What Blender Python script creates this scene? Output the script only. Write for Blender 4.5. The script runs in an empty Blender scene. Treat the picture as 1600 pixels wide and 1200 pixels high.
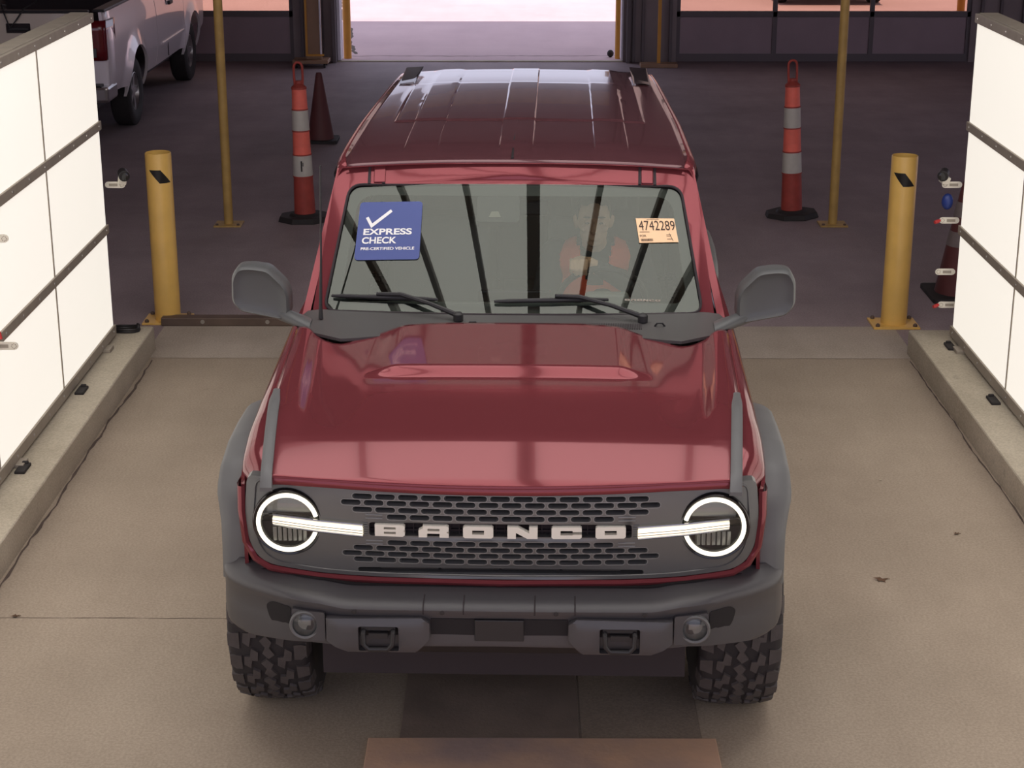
import bpy, bmesh, math, random
from mathutils import Vector, Matrix, Euler
from mathutils.geometry import delaunay_2d_cdt
random.seed(7)
PI = math.pi
SC = bpy.context.scene
COL = SC.collection

# ------------------------------------------------------------------ camera
cam_d = bpy.data.cameras.new('camera')
cam = bpy.data.objects.new('camera', cam_d)
COL.objects.link(cam)
cam_d.sensor_width = 36
cam_d.lens = 2750 / 1600 * 36
cam_d.clip_end = 300
cam.location = (0, 0, 3.19)
cam.rotation_euler = (PI / 2 - math.atan(900 / 2750), 0, 12 / 2750)
SC.camera = cam
# ------------------------------------------------------------------ world
w = bpy.data.worlds.new('sky')
SC.world = w
w.use_nodes = True
nt = w.node_tree
bg = nt.nodes['Background']
bg.inputs[0].default_value = (0.80, 0.80, 1.0, 1)
bg.inputs[1].default_value = 1.15
# ------------------------------------------------------------------ sun
sun_d = bpy.data.lights.new('sun', 'SUN')
sun = bpy.data.objects.new('sun', sun_d)
COL.objects.link(sun)
sun_d.energy = 5.5
sun_d.angle = 0.009
sun_d.color = (1.0, 0.90, 0.82)
sun.rotation_euler = (math.radians(90 - 55.5), 0, 0)   # light travels towards +Y and down
sun.location = (0, -10, 20)
# ------------------------------------------------------------------ exposure
SC.view_settings.view_transform = 'Standard'
SC.view_settings.look = 'None'
SC.view_settings.exposure = 0.0
SC.view_settings.gamma = 1.0
SC.view_settings.use_curve_mapping = False
SIDE_E = 0.80      # radiance of the side light walls
CEIL_E = 2.3       # radiance of the overhead light canopy


# ================================================================== helpers
def srgb(r, g, b):
    def c(v):
        v /= 255
        return v / 12.92 if v <= .04045 else ((v + .055) / 1.055) ** 2.4
    return (c(r), c(g), c(b), 1)


def mat(name, col, rough=.5, metal=0, coat=0, noise=0, nscale=20, bump=0, bscale=60, col2=None, emit=None, estr=0,
        stretch=(1, 1, 1), spec=.5, detail=6):
    m = bpy.data.materials.new(name)
    m.use_nodes = True
    n, l = m.node_tree.nodes, m.node_tree.links
    p = n['Principled BSDF']
    if len(col) == 3:
        col = (*col, 1)
    p.inputs['Base Color'].default_value = col
    p.inputs['Roughness'].default_value = rough
    p.inputs['Metallic'].default_value = metal
    p.inputs['Coat Weight'].default_value = coat
    p.inputs['Coat Roughness'].default_value = .02
    p.inputs['Specular IOR Level'].default_value = spec
    tc = n.new('ShaderNodeTexCoord')
    mp = n.new('ShaderNodeMapping')
    mp.inputs['Scale'].default_value = stretch
    l.new(tc.outputs['Object'], mp.inputs[0])
    if noise:
        t = n.new('ShaderNodeTexNoise')
        t.inputs['Scale'].default_value = nscale
        t.inputs['Detail'].default_value = detail
        l.new(mp.outputs[0], t.inputs['Vector'])
        r = n.new('ShaderNodeValToRGB')
        c2 = col2 if col2 else tuple(v * (1 - noise) for v in col[:3])
        r.color_ramp.elements[0].position = .3
        r.color_ramp.elements[1].position = .7
        r.color_ramp.elements[0].color = (*c2[:3], 1)
        r.color_ramp.elements[1].color = col
        l.new(t.outputs['Fac'], r.inputs[0])
        l.new(r.outputs[0], p.inputs['Base Color'])
    if bump:
        t2 = n.new('ShaderNodeTexNoise')
        t2.inputs['Scale'].default_value = bscale
        t2.inputs['Detail'].default_value = 4
        l.new(mp.outputs[0], t2.inputs['Vector'])
        b = n.new('ShaderNodeBump')
        b.inputs['Strength'].default_value = bump
        b.inputs['Distance'].default_value = .01
        l.new(t2.outputs['Fac'], b.inputs['Height'])
        l.new(b.outputs[0], p.inputs['Normal'])
    if emit:
        p.inputs['Emission Color'].default_value = (*emit[:3], 1)
        p.inputs['Emission Strength'].default_value = estr
    return m


def concrete(name, c1, c2, c3, sc=1.2, speck=.5, rough=.85):
    """mottled floor: two noise scales plus dark specks"""
    m = bpy.data.materials.new(name)
    m.use_nodes = True
    n, l = m.node_tree.nodes, m.node_tree.links
    p = n['Principled BSDF']
    p.inputs['Roughness'].default_value = rough
    p.inputs['Specular IOR Level'].default_value = .25
    tc = n.new('ShaderNodeTexCoord')

    def noise(s, d, sx=(1, 1, 1)):
        mp = n.new('ShaderNodeMapping')
        mp.inputs['Scale'].default_value = sx
        l.new(tc.outputs['Object'], mp.inputs[0])
        t = n.new('ShaderNodeTexNoise')
        t.inputs['Scale'].default_value = s
        t.inputs['Detail'].default_value = d
        t.inputs['Roughness'].default_value = .62
        l.new(mp.outputs[0], t.inputs['Vector'])
        return t.outputs['Fac']

    def ramp(f, a, b, ca, cb):
        r = n.new('ShaderNodeValToRGB')
        r.color_ramp.elements[0].position = a
        r.color_ramp.elements[1].position = b
        r.color_ramp.elements[0].color = ca
        r.color_ramp.elements[1].color = cb
        l.new(f, r.inputs[0])
        return r.outputs[0]

    def mul(a, b, fac=1):
        x = n.new('ShaderNodeMixRGB')
        x.blend_type = 'MULTIPLY'
        x.inputs[0].default_value = fac
        l.new(a, x.inputs[1])
        l.new(b, x.inputs[2])
        return x.outputs[0]
    base = ramp(noise(sc, 8), .3, .7, c1, c2)
    streak = ramp(noise(3.0, 6, (1.0, .18, 1)), .35, .75, c3, (1, 1, 1, 1))
    out = mul(base, streak, .55)
    fine = ramp(noise(90, 3), .38, .62, (.86, .86, .86, 1), (1.06, 1.06, 1.06, 1))
    out = mul(out, fine, 1)
    sp = ramp(noise(7.5, 9), .27, .33, (1 - speck,) * 3 + (1,), (1, 1, 1, 1))
    out = mul(out, sp, 1)
    l.new(out, p.inputs['Base Color'])
    b = n.new('ShaderNodeBump')
    b.inputs['Strength'].default_value = .25
    b.inputs['Distance'].default_value = .004
    l.new(noise(120, 4), b.inputs['Height'])
    l.new(b.outputs[0], p.inputs['Normal'])
    return m


def glass(name, tint, ior=1.8, rough=0.0):
    """thin pane: tinted see-through plus a mirror reflection by Fresnel"""
    m = bpy.data.materials.new(name)
    m.use_nodes = True
    n, l = m.node_tree.nodes, m.node_tree.links
    n.remove(n['Principled BSDF'])
    tr = n.new('ShaderNodeBsdfTransparent')
    tr.inputs[0].default_value = (*tint, 1)
    g = n.new('ShaderNodeBsdfGlossy')
    g.inputs['Roughness'].default_value = rough
    g.inputs[0].default_value = (.95, 1, .93, 1) if name.startswith('wind') else (1, 1, 1, 1)
    f = n.new('ShaderNodeFresnel')
    f.inputs[0].default_value = ior
    mx = n.new('ShaderNodeMixShader')
    l.new(f.outputs[0], mx.inputs[0])
    l.new(tr.outputs[0], mx.inputs[1])
    l.new(g.outputs[0], mx.inputs[2])
    l.new(mx.outputs[0], n['Material Output'].inputs[0])
    return m


def link(name, me, m, parent=None, kind=None):
    o = bpy.data.objects.new(name, me)
    COL.objects.link(o)
    if m is not None:
        me.materials.append(m)
    if parent is not None:
        o.parent = parent
    if kind:
        o['kind'] = kind
    return o


class MB:
    def __init__(s):
        s.v, s.f = [], []

    def add(s, vs, fs):
        b = len(s.v)
        s.v += [tuple(q) for q in vs]
        s.f += [tuple(i + b for i in q) for q in fs]
        return s

    def box(s, c, d, rot=None):
        x, y, z = (k / 2 for k in d)
        vs = [Vector(q) for q in ((-x, -y, -z), (x, -y, -z), (x, y, -z), (-x, y, -z), (-x, -y, z), (x, -y, z), (x, y, z), (-x, y, z))]
        if rot:
            R = Euler(rot).to_matrix()
            vs = [R @ q for q in vs]
        c = Vector(c)
        return s.add([q + c for q in vs], [(0, 3, 2, 1), (4, 5, 6, 7), (0, 1, 5, 4), (1, 2, 6, 5), (2, 3, 7, 6), (3, 0, 4, 7)])

    def b2(s, x0, x1, y0, y1, z0, z1):
        return s.box(((x0 + x1) / 2, (y0 + y1) / 2, (z0 + z1) / 2), (abs(x1 - x0), abs(y1 - y0), abs(z1 - z0)))

    def tube(s, pts, r, seg=12, cap=True, closed=False):
        pts = [Vector(p) for p in pts]
        n = len(pts)
        rr = r if isinstance(r, (list, tuple)) else [r] * n
        up = None
        rings = []
        for i, p in enumerate(pts):
            if closed:
                t = (pts[(i + 1) % n] - pts[i - 1]).normalized()
            else:
                t = (pts[min(i + 1, n - 1)] - pts[max(i - 1, 0)]).normalized()
            if up is None:
                up = Vector((0, 0, 1)) if abs(t.z) < .9 else Vector((1, 0, 0))
            a = t.cross(up).normalized()
            b = a.cross(t).normalized()
            up = b
            rings.append([p + (a * math.cos(2 * PI * k / seg) + b * math.sin(2 * PI * k / seg)) * rr[i] for k in range(seg)])
        vs = [q for r_ in rings for q in r_]
        fs = []
        for i in range(n if closed else n - 1):
            j = (i + 1) % n
            for k in range(seg):
                k2 = (k + 1) % seg
                fs.append((i * seg + k, i * seg + k2, j * seg + k2, j * seg + k))
        if cap and not closed:
            fs.append(tuple(reversed(range(seg))))
            fs.append(tuple((n - 1) * seg + k for k in range(seg)))
        return s.add(vs, fs)

    def lathe(s, prof, c=(0, 0, 0), axis='z', seg=32, closed=False, caps=True):
        """prof: list of (radius, height along axis)"""
        vs, fs = [], []
        for (r, h) in prof:
            for k in range(seg):
                a = 2 * PI * k / seg
                if axis == 'z':
                    q = (c[0] + r * math.cos(a), c[1] + r * math.sin(a), c[2] + h)
                elif axis == 'x':
                    q = (c[0] + h, c[1] + r * math.cos(a), c[2] + r * math.sin(a))
                else:
                    q = (c[0] + r * math.cos(a), c[1] + h, c[2] + r * math.sin(a))
                vs.append(q)
        n = len(prof)
        for i in range(n if closed else n - 1):
            j = (i + 1) % n
            for k in range(seg):
                k2 = (k + 1) % seg
                fs.append((i * seg + k, i * seg + k2, j * seg + k2, j * seg + k))
        if not closed and caps:
            if prof[0][0] > 1e-5:
                fs.append(tuple(reversed(range(seg))))
            if prof[-1][0] > 1e-5:
                fs.append(tuple((n - 1) * seg + k for k in range(seg)))
        return s.add(vs, fs)

    def grid(s, fn, us, vs_, thick=None):
        nu, nv = len(us), len(vs_)
        vs = [fn(u, v) for u in us for v in vs_]
        fs = [(i * nv + j, (i + 1) * nv + j, (i + 1) * nv + j + 1, i * nv + j + 1) for i in range(nu - 1) for j in range(nv - 1)]
        return s.add(vs, fs)

    def prism(s, pts, fn0, fn1):
        """closed outline of 2D points mapped by fn0 (front) and fn1 (back)"""
        n = len(pts)
        vs = [fn0(*p) for p in pts] + [fn1(*p) for p in pts]
        fs = [tuple(range(n)), tuple(reversed(range(n, 2 * n)))]
        fs += [(i, (i + 1) % n, n + (i + 1) % n, n + i)[::-1] for i in range(n)]
        return s.add(vs, fs)

    def ball(s, c, r, seg=16, rot=None):
        rx, ry, rz = r if isinstance(r, (list, tuple)) else (r,) * 3
        R = Euler(rot).to_matrix() if rot else None
        vs, fs = [], []
        n = seg // 2
        for i in range(n + 1):
            ph = PI * i / n
            for k in range(seg):
                a = 2 * PI * k / seg
                q = Vector((rx * math.sin(ph) * math.cos(a), ry * math.sin(ph) * math.sin(a), rz * math.cos(ph)))
                if R:
                    q = R @ q
                vs.append(q + Vector(c))
        for i in range(n):
            for k in range(seg):
                k2 = (k + 1) % seg
                fs.append((i * seg + k, (i + 1) * seg + k, (i + 1) * seg + k2, i * seg + k2))
        return s.add(vs, fs)

    def mesh(s, name, smooth=35):
        me = bpy.data.meshes.new(name)
        bm = bmesh.new()
        vv = [bm.verts.new(q) for q in s.v]
        for q in s.f:
            try:
                bm.faces.new([vv[i] for i in q])
            except ValueError:
                pass
        bmesh.ops.remove_doubles(bm, verts=bm.verts, dist=1e-5)
        bmesh.ops.recalc_face_normals(bm, faces=bm.faces)
        bm.to_mesh(me)
        bm.free()
        if smooth:
            for p in me.polygons:
                p.use_smooth = True
            me.set_sharp_from_angle(angle=math.radians(smooth))
        return me

    def build(s, name, m, parent=None, smooth=35, bevel=0, kind=None, solid=0, seg=2):
        o = link(name, s.mesh(name, smooth), m, parent, kind)
        if solid:
            q = o.modifiers.new('s', 'SOLIDIFY')
            q.thickness = solid
            q.offset = 0
        if bevel:
            q = o.modifiers.new('b', 'BEVEL')
            q.width = bevel
            q.segments = seg
            q.limit_method = 'ANGLE'
            q.angle_limit = math.radians(40)
            q.harden_normals = False
        return o


def lin(a, b, n):
    return [a + (b - a) * i / n for i in range(n + 1)]


def sm(a, b, x):
    t = max(0, min(1, (x - a) / (b - a)))
    return t * t * (3 - 2 * t)


def interp(tab, x):
    if x <= tab[0][0]:
        return tab[0][1]
    for (a, b), (c, d) in zip(tab, tab[1:]):
        if x <= c:
            return b + (d - b) * (x - a) / (c - a)
    return tab[-1][1]


def hermite(tab, x):
    """smooth interpolation through table"""
    n = len(tab)
    if x <= tab[0][0]:
        return tab[0][1]
    if x >= tab[-1][0]:
        return tab[-1][1]

    def sl(i):
        if i == 0:
            return (tab[1][1] - tab[0][1]) / (tab[1][0] - tab[0][0])
        if i == n - 1:
            return (tab[-1][1] - tab[-2][1]) / (tab[-1][0] - tab[-2][0])
        return (tab[i + 1][1] - tab[i - 1][1]) / (tab[i + 1][0] - tab[i - 1][0])
    for i in range(n - 1):
        if x <= tab[i + 1][0]:
            h = tab[i + 1][0] - tab[i][0]
            t = (x - tab[i][0]) / h
            return ((2 * t ** 3 - 3 * t ** 2 + 1) * tab[i][1] + (t ** 3 - 2 * t ** 2 + t) * h * sl(i)
                    + (-2 * t ** 3 + 3 * t ** 2) * tab[i + 1][1] + (t ** 3 - t ** 2) * h * sl(i + 1))


def inside(p, poly):
    x, y = p
    c = False
    j = len(poly) - 1
    for i in range(len(poly)):
        xi, yi = poly[i]
        xj, yj = poly[j]
        if (yi > y) != (yj > y) and x < (xj - xi) * (y - yi) / (yj - yi) + xi:
            c = not c
        j = i
    return c


def dense(poly, d):
    out = []
    n = len(poly)
    for i in range(n):
        a, b = poly[i], poly[(i + 1) % n]
        L = math.hypot(b[0] - a[0], b[1] - a[1])
        k = max(1, int(L / d))
        for j in range(k):
            out.append((a[0] + (b[0] - a[0]) * j / k, a[1] + (b[1] - a[1]) * j / k))
    return out


def plate(outline, holes, fn, back, step=.05, dd=None):
    """sheet with holes. outline/holes 2D; fn(u,v,d) -> 3D, d = 0 front, 1 back"""
    mb = MB()
    out = dense(outline, dd or step)
    loops = [out] + holes
    pts, edges = [], []
    for lp in loops:
        b = len(pts)
        pts += [Vector(q) for q in lp]
        edges += [(b + i, b + (i + 1) % len(lp)) for i in range(len(lp))]
    xs = [p[0] for p in out]
    ys = [p[1] for p in out]
    x = min(xs) + step * .5
    while x < max(xs):
        y = min(ys) + step * .5
        while y < max(ys):
            if inside((x, y), out) and not any(inside((x, y), h) for h in holes):
                pts.append(Vector((x + 1e-4 * random.random(), y + 1e-4 * random.random())))
            y += step
        x += step
    r = delaunay_2d_cdt(pts, edges, [], 0, 1e-6)
    vs, fs = r[0], r[2]
    tri = []
    for t in fs:
        c = (sum(vs[i][0] for i in t) / len(t), sum(vs[i][1] for i in t) / len(t))
        if inside(c, out) and not any(inside(c, h) for h in holes):
            tri.append(tuple(t))
    n = len(vs)
    allv = [fn(v[0], v[1], 0) for v in vs]
    F = list(tri)
    if back:
        allv += [fn(v[0], v[1], 1) for v in vs]
        cnt = {}
        for t in tri:
            for i in range(len(t)):
                a, b = t[i], t[(i + 1) % len(t)]
                cnt[(a, b)] = 1
        for (a, b) in cnt:
            if (b, a) not in cnt:
                F.append((b, a, a + n, b + n))
        F += [tuple(i + n for i in reversed(t)) for t in tri]
    mb.add(allv, F)
    return mb


def stadium(cx, cz, w_, h_, n=5):
    r = h_ / 2
    o = []
    for k in range(n + 1):
        a = -PI / 2 + PI * k / n
        o.append((cx + w_ / 2 - r + r * math.cos(a), cz + r * math.sin(a)))
    for k in range(n + 1):
        a = PI / 2 + PI * k / n
        o.append((cx - w_ / 2 + r + r * math.cos(a), cz + r * math.sin(a)))
    return o


def rrect(x0, x1, y0, y1, r, n=5):
    o = []
    for cx, cy, a0 in ((x1 - r, y0 + r, -PI / 2), (x1 - r, y1 - r, 0), (x0 + r, y1 - r, PI / 2), (x0 + r, y0 + r, PI)):
        for k in range(n + 1):
            a = a0 + PI / 2 * k / n
            o.append((cx + r * math.cos(a), cy + r * math.sin(a)))
    return o


def roundpoly(pts, r, n=4):
    """round the corners of a polygon"""
    o = []
    m = len(pts)
    for i in range(m):
        p = Vector(pts[i])
        a = (Vector(pts[i - 1]) - p)
        b = (Vector(pts[(i + 1) % m]) - p)
        ra = min(r, a.length * .45, b.length * .45)
        a = p + a.normalized() * ra
        b = p + b.normalized() * ra
        for k in range(n + 1):
            t = k / n
            q = a * (1 - t) ** 2 + p * 2 * t * (1 - t) + b * t * t
            o.append((q.x, q.y))
    return o


def circ(cx, cy, r, n=32):
    return [(cx + r * math.cos(2 * PI * k / n), cy + r * math.sin(2 * PI * k / n)) for k in range(n)]


def text_mesh(body, size, sx=1.0, bold=0.0, space=1.0, extrude=0.0006):
    cu = bpy.data.curves.new('t', 'FONT')
    cu.body = body
    cu.size = size
    cu.offset = bold
    cu.extrude = extrude
    cu.space_character = space
    ob = bpy.data.objects.new('t', cu)
    COL.objects.link(ob)
    dg = bpy.context.evaluated_depsgraph_get()
    dg.update()
    me = bpy.data.meshes.new_from_object(ob.evaluated_get(dg))
    bpy.data.objects.remove(ob)
    bpy.data.curves.remove(cu)
    me.materials.clear()
    for v in me.vertices:
        v.co.x *= sx
    return me


def fit_text(me, u0, u1, v0, v1, fn):
    """stretch a text mesh into the rectangle u0..u1, v0..v1 and map it by fn(u, v, d)"""
    xs = [v.co.x for v in me.vertices]
    ys = [v.co.y for v in me.vertices]
    a, b, c, d = min(xs), max(xs), min(ys), max(ys)
    for v in me.vertices:
        u = u0 + (u1 - u0) * (v.co.x - a) / (b - a)
        q = v0 + (v1 - v0) * (v.co.y - c) / (d - c)
        v.co = Vector(fn(u, q, v.co.z))
    return me


def tag(o, label=None, cat=None, group=None, kind=None):
    if label:
        o['label'] = label
    if cat:
        o['category'] = cat
    if group:
        o['group'] = group
    if kind:
        o['kind'] = kind
    return o


def thing(name, label, cat, loc=(0, 0, 0), rz=0, group=None):
    o = bpy.data.objects.new(name, None)
    COL.objects.link(o)
    o.location = loc
    o.rotation_euler = (0, 0, rz)
    return tag(o, label, cat, group)


def kids(o):
    return [c for c in COL.objects if c.parent == o]


def copy_tree(o, parent=None):
    c = o.copy()
    COL.objects.link(c)
    if parent is not None:
        c.parent = parent
    for ch in kids(o):
        copy_tree(ch, c)
    return c


def remeshed(mb, voxel, smooth_it=4, dec=None):
    """voxel-union of overlapping solids into one continuous skin"""
    me = mb.mesh('tmp', 0)
    ob = bpy.data.objects.new('tmp', me)
    COL.objects.link(ob)
    r = ob.modifiers.new('r', 'REMESH')
    r.mode = 'VOXEL'
    r.voxel_size = voxel
    s_ = ob.modifiers.new('s', 'SMOOTH')
    s_.factor = .5
    s_.iterations = smooth_it
    dg = bpy.context.evaluated_depsgraph_get()
    dg.update()
    out = bpy.data.meshes.new_from_object(ob.evaluated_get(dg))
    bpy.data.objects.remove(ob)
    for p in out.polygons:
        p.use_smooth = True
    return out


# ================================================================== materials
M = {}
M['lane'] = concrete('lane_concrete', srgb(163, 149, 133), srgb(180, 165, 148), (.82, .80, .79, 1), 1.0, .12)
M['apron'] = concrete('apron_concrete', srgb(178, 166, 153), srgb(196, 184, 172), (.82, .8, .78, 1), 1.6, .15)
M['curb'] = concrete('curb_concrete', srgb(184, 174, 156), srgb(206, 196, 178), (.75, .73, .70, 1), 2.2, .25)
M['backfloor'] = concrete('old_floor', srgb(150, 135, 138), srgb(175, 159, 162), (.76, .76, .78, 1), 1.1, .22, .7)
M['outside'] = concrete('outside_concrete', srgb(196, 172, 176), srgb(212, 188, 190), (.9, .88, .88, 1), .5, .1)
M['plate'] = mat('trench_steel', srgb(132, 116, 106), .75, .0, noise=.3, nscale=5, bump=.2, bscale=90)
M['rust'] = mat('rusty_steel', srgb(212, 172, 142), .6, .0, noise=.5, nscale=3.5, col2=srgb(166, 144, 138), bump=.15, bscale=40)
M['brownsteel'] = mat('brown_steel', srgb(110, 92, 82), .6, .2, noise=.3, nscale=8)
M['wall'] = mat('dark_wall', srgb(150, 136, 138), .8, noise=.2, nscale=2)
M['ceiling'] = mat('dark_ceiling', srgb(132, 120, 124), .9, noise=.2, nscale=1)
M['doorpanel'] = mat('door_panel', srgb(158, 136, 145), .55, noise=.12, nscale=3)
M['doorframe'] = mat('door_frame', srgb(104, 94, 98), .6)
M['whitetrim'] = mat('white_trim', srgb(230, 225, 235), .6)
M['yellow'] = mat('yellow_paint', srgb(240, 194, 104), .42, coat=.15, noise=.14, nscale=6, bump=.05)
M['yellowdark'] = mat('worn_yellow_paint', srgb(196, 160, 90), .5, noise=.25, nscale=9)
M['orangepaint'] = mat('orange_yellow_paint', srgb(222, 158, 60), .5, noise=.1, nscale=6)
M['black'] = mat('black_plastic', srgb(38, 36, 38), .5, bump=.03, bscale=300)
M['black_gloss'] = mat('gloss_black', srgb(22, 21, 23), .12)
M['decal_black'] = mat('black_decal', srgb(34, 31, 30), .4)
M['rubber'] = mat('rubber', srgb(46, 42, 42), .75, noise=.25, nscale=14, bump=.1, bscale=120)
M['tyre'] = mat('tyre_rubber', srgb(78, 72, 72), .72, noise=.2, nscale=30, bump=.1, bscale=200)
M['tyre_base'] = mat('tyre_groove', srgb(44, 40, 42), .8)
M['frame'] = mat('grey_aluminium', srgb(168, 158, 144), .55, .0, noise=.15, nscale=12)
M['screw'] = mat('screw_steel', srgb(180, 175, 168), .35, .8)
M['diffuser'] = mat('side_light_diffuser', (.6, .6, .6), .9, emit=(1.0, .93, .82), estr=SIDE_E, spec=0)
M['ceil_diffuser'] = mat('overhead_diffuser', (.6, .6, .6), .9, emit=(1.0, .97, .92), estr=CEIL_E, spec=0)
M['beam'] = mat('dark_beam', srgb(128, 120, 116), .7)
M['orange'] = mat('cone_orange', srgb(255, 122, 104), .5, noise=.18, nscale=12)
M['orange_dirty'] = mat('cone_dirty_orange', srgb(176, 72, 62), .6, noise=.3, nscale=12)
M['sheet'] = mat('reflective_white', srgb(200, 195, 186), .45, noise=.15, nscale=12)
M['cone_dark'] = mat('cone_dark_red', srgb(98, 48, 48), .6, noise=.2, nscale=8)
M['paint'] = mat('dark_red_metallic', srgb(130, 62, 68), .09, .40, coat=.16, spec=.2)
M['mirror_shell'] = mat('mirror_shell', srgb(84, 85, 86), .42, bump=.05, bscale=400)
M['cover'] = concrete('cover_concrete', srgb(138, 124, 112), srgb(152, 138, 124), (.82, .8, .79, 1), 1.5, .12)
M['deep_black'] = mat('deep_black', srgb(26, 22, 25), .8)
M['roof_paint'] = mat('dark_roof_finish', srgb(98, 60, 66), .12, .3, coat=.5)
M['tan'] = mat('tan_paint', srgb(160, 124, 96), .5, noise=.15, nscale=6)
M['dull_band'] = mat('dull_band', srgb(128, 116, 114), .6, noise=.2, nscale=9)
M['body_black'] = mat('textured_grey_plastic', srgb(98, 98, 99), .48, bump=.08, bscale=500)
M['bumper'] = mat('bumper_plastic', srgb(72, 70, 73), .42, bump=.05, bscale=500)
M['cowl'] = mat('cowl_plastic', srgb(76, 74, 74), .5, bump=.05, bscale=400)
M['grille'] = mat('grille_grey', srgb(102, 102, 102), .38, .3, coat=.25)
M['grille_rim'] = mat('grille_light_grey', srgb(134, 134, 134), .45, .3)
M['dark_void'] = mat('dark_void', srgb(50, 42, 46), .8)
M['letter'] = mat('letter_white', srgb(232, 228, 216), .45)
M['letter_side'] = mat('letter_edge', srgb(160, 158, 150), .45)
M['drl'] = mat('running_light', (.8, .8, .8), .3, emit=(1.0, .90, .70), estr=1.35)
M['drl_bar'] = mat('running_light_bar', (.8, .8, .8), .3, emit=(1.0, .88, .64), estr=1.0)
M['lamp_dark'] = mat('lamp_housing', srgb(82, 82, 82), .3, .1)
M['chrome'] = mat('chrome', srgb(200, 200, 200), .15, 1)
M['reflector'] = mat('lamp_reflector', srgb(150, 150, 148), .25, .35)
M['lens'] = glass('clear_lens', (.85, .87, .87), 1.5)
M['windshield'] = glass('windshield_glass', (.78, .86, .80), 1.7)
M['tint'] = glass('tinted_glass', (.50, .53, .50), 1.6)
M['doorglass'] = glass('door_glass', (.74, .61, .53), 1.25)
M['frit'] = mat('glass_frit', srgb(40, 38, 40), .4)
M['interior'] = mat('interior_grey', srgb(140, 138, 132), .7, noise=.1)
M['interior_light'] = mat('headliner', srgb(140, 140, 134), .9)
M['seat'] = mat('seat_fabric', srgb(108, 106, 104), .8, bump=.1, bscale=200)
M['blue'] = mat('sticker_blue', srgb(70, 84, 146), .55)
M['white'] = mat('sticker_white', srgb(240, 240, 240), .55)
M['peach'] = mat('paper_peach', srgb(255, 214, 170), .7)
M['ink'] = mat('ink', srgb(70, 52, 44), .7)
M['skin'] = mat('skin', srgb(214, 168, 138), .55)
M['hair'] = mat('hair', srgb(70, 56, 46), .8)
M['shirt'] = mat('dark_shirt', srgb(52, 56, 60), .85)
M['vest'] = mat('vest_orange', srgb(255, 96, 60), .7, emit=None)
M['rim'] = mat('alloy_dark', srgb(90, 90, 92), .35, .7)
M['alloy'] = mat('alloy_silver', srgb(170, 168, 170), .3, .8)
M['silver'] = mat('silver_paint', srgb(238, 230, 234), .3, .15, coat=.8)
M['silver_dark'] = mat('tailgate_silver', srgb(214, 202, 186), .45, .05, coat=.4)
M['redlens'] = mat('red_lens', srgb(110, 20, 26), .15, coat=.5)
M['white_plastic'] = mat('white_bracket', srgb(232, 226, 212), .5)
M['led_red'] = mat('red_cap', srgb(200, 60, 60), .4)
M['led_blue'] = mat('blue_cap', srgb(40, 60, 130), .4)
M['leaf'] = mat('dry_leaf', srgb(96, 70, 52), .9)
M['pale'] = mat('pale_scrap', srgb(200, 190, 175), .9)

# ================================================================== setting
def struct(name, mb, m, **k):
    o = mb.build(name, m, None, smooth=k.get('smooth', 0), bevel=k.get('bevel', 0))
    o['kind'] = 'structure'
    return o


struct('floor', MB().b2(-2.3, 2.42, -6, 10.25, -.2, 0), M['lane'])
struct('floor_apron', MB().b2(-2.3, 2.42, 10.25, 10.95, -.2, 0), M['apron'])
struct('floor_hall', MB().b2(-9.5, 9.5, 10.95, 23.5, -.2, 0).b2(-9.5, -2.3, -6, 10.95, -.2, 0).b2(2.42, 9.5, -6, 10.95, -.2, 0), M['backfloor'])
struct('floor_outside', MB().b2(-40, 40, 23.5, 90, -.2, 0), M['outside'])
struct('floor_entrance', MB().b2(-40, 40, -60, -6, -.2, 0), M['outside'])
struct('ceiling', MB().b2(-9.7, 9.7, -1.6, 23.7, 6.2, 6.4), M['ceiling'])
struct('wall_left', MB().b2(-9.7, -9.5, -1.6, 23.7, 0, 6.2), M['wall'])
struct('wall_right', MB().b2(9.5, 9.7, -1.6, 14.5, 0, 6.2).b2(9.5, 9.7, 19.0, 23.7, 0, 6.2).b2(9.5, 9.7, 14.5, 19.0, 3.6, 6.2), M['wall'])
struct('floor_side_yard', MB().b2(9.5, 40, -6, 23.5, -.2, 0), M['outside'])
# back wall with three door openings
wb = MB()
for x0, x1 in ((-9.5, -7.2), (-2.98, -2.44), (1.36, 2.06), (5.92, 9.5)):
    wb.b2(x0, x1, 23.45, 23.7, 0, 6.2)
wb.b2(-7.2, -2.98, 23.45, 23.7, 3.95, 6.2).b2(-2.44, 1.36, 23.45, 23.7, 3.95, 6.2).b2(2.06, 5.92, 23.45, 23.7, 3.95, 6.2)
struct('wall_back', wb, M['wall'])
# the yellow clearance bar above the drive-through opening
ob = MB().b2(-2.44, 1.36, 23.3, 23.4, 4.15, 4.45).build('clearance_bar', M['yellowdark'], None, 0, .01)
tag(ob, 'yellow clearance bar fixed over the open drive-through doorway', 'clearance bar')


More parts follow.
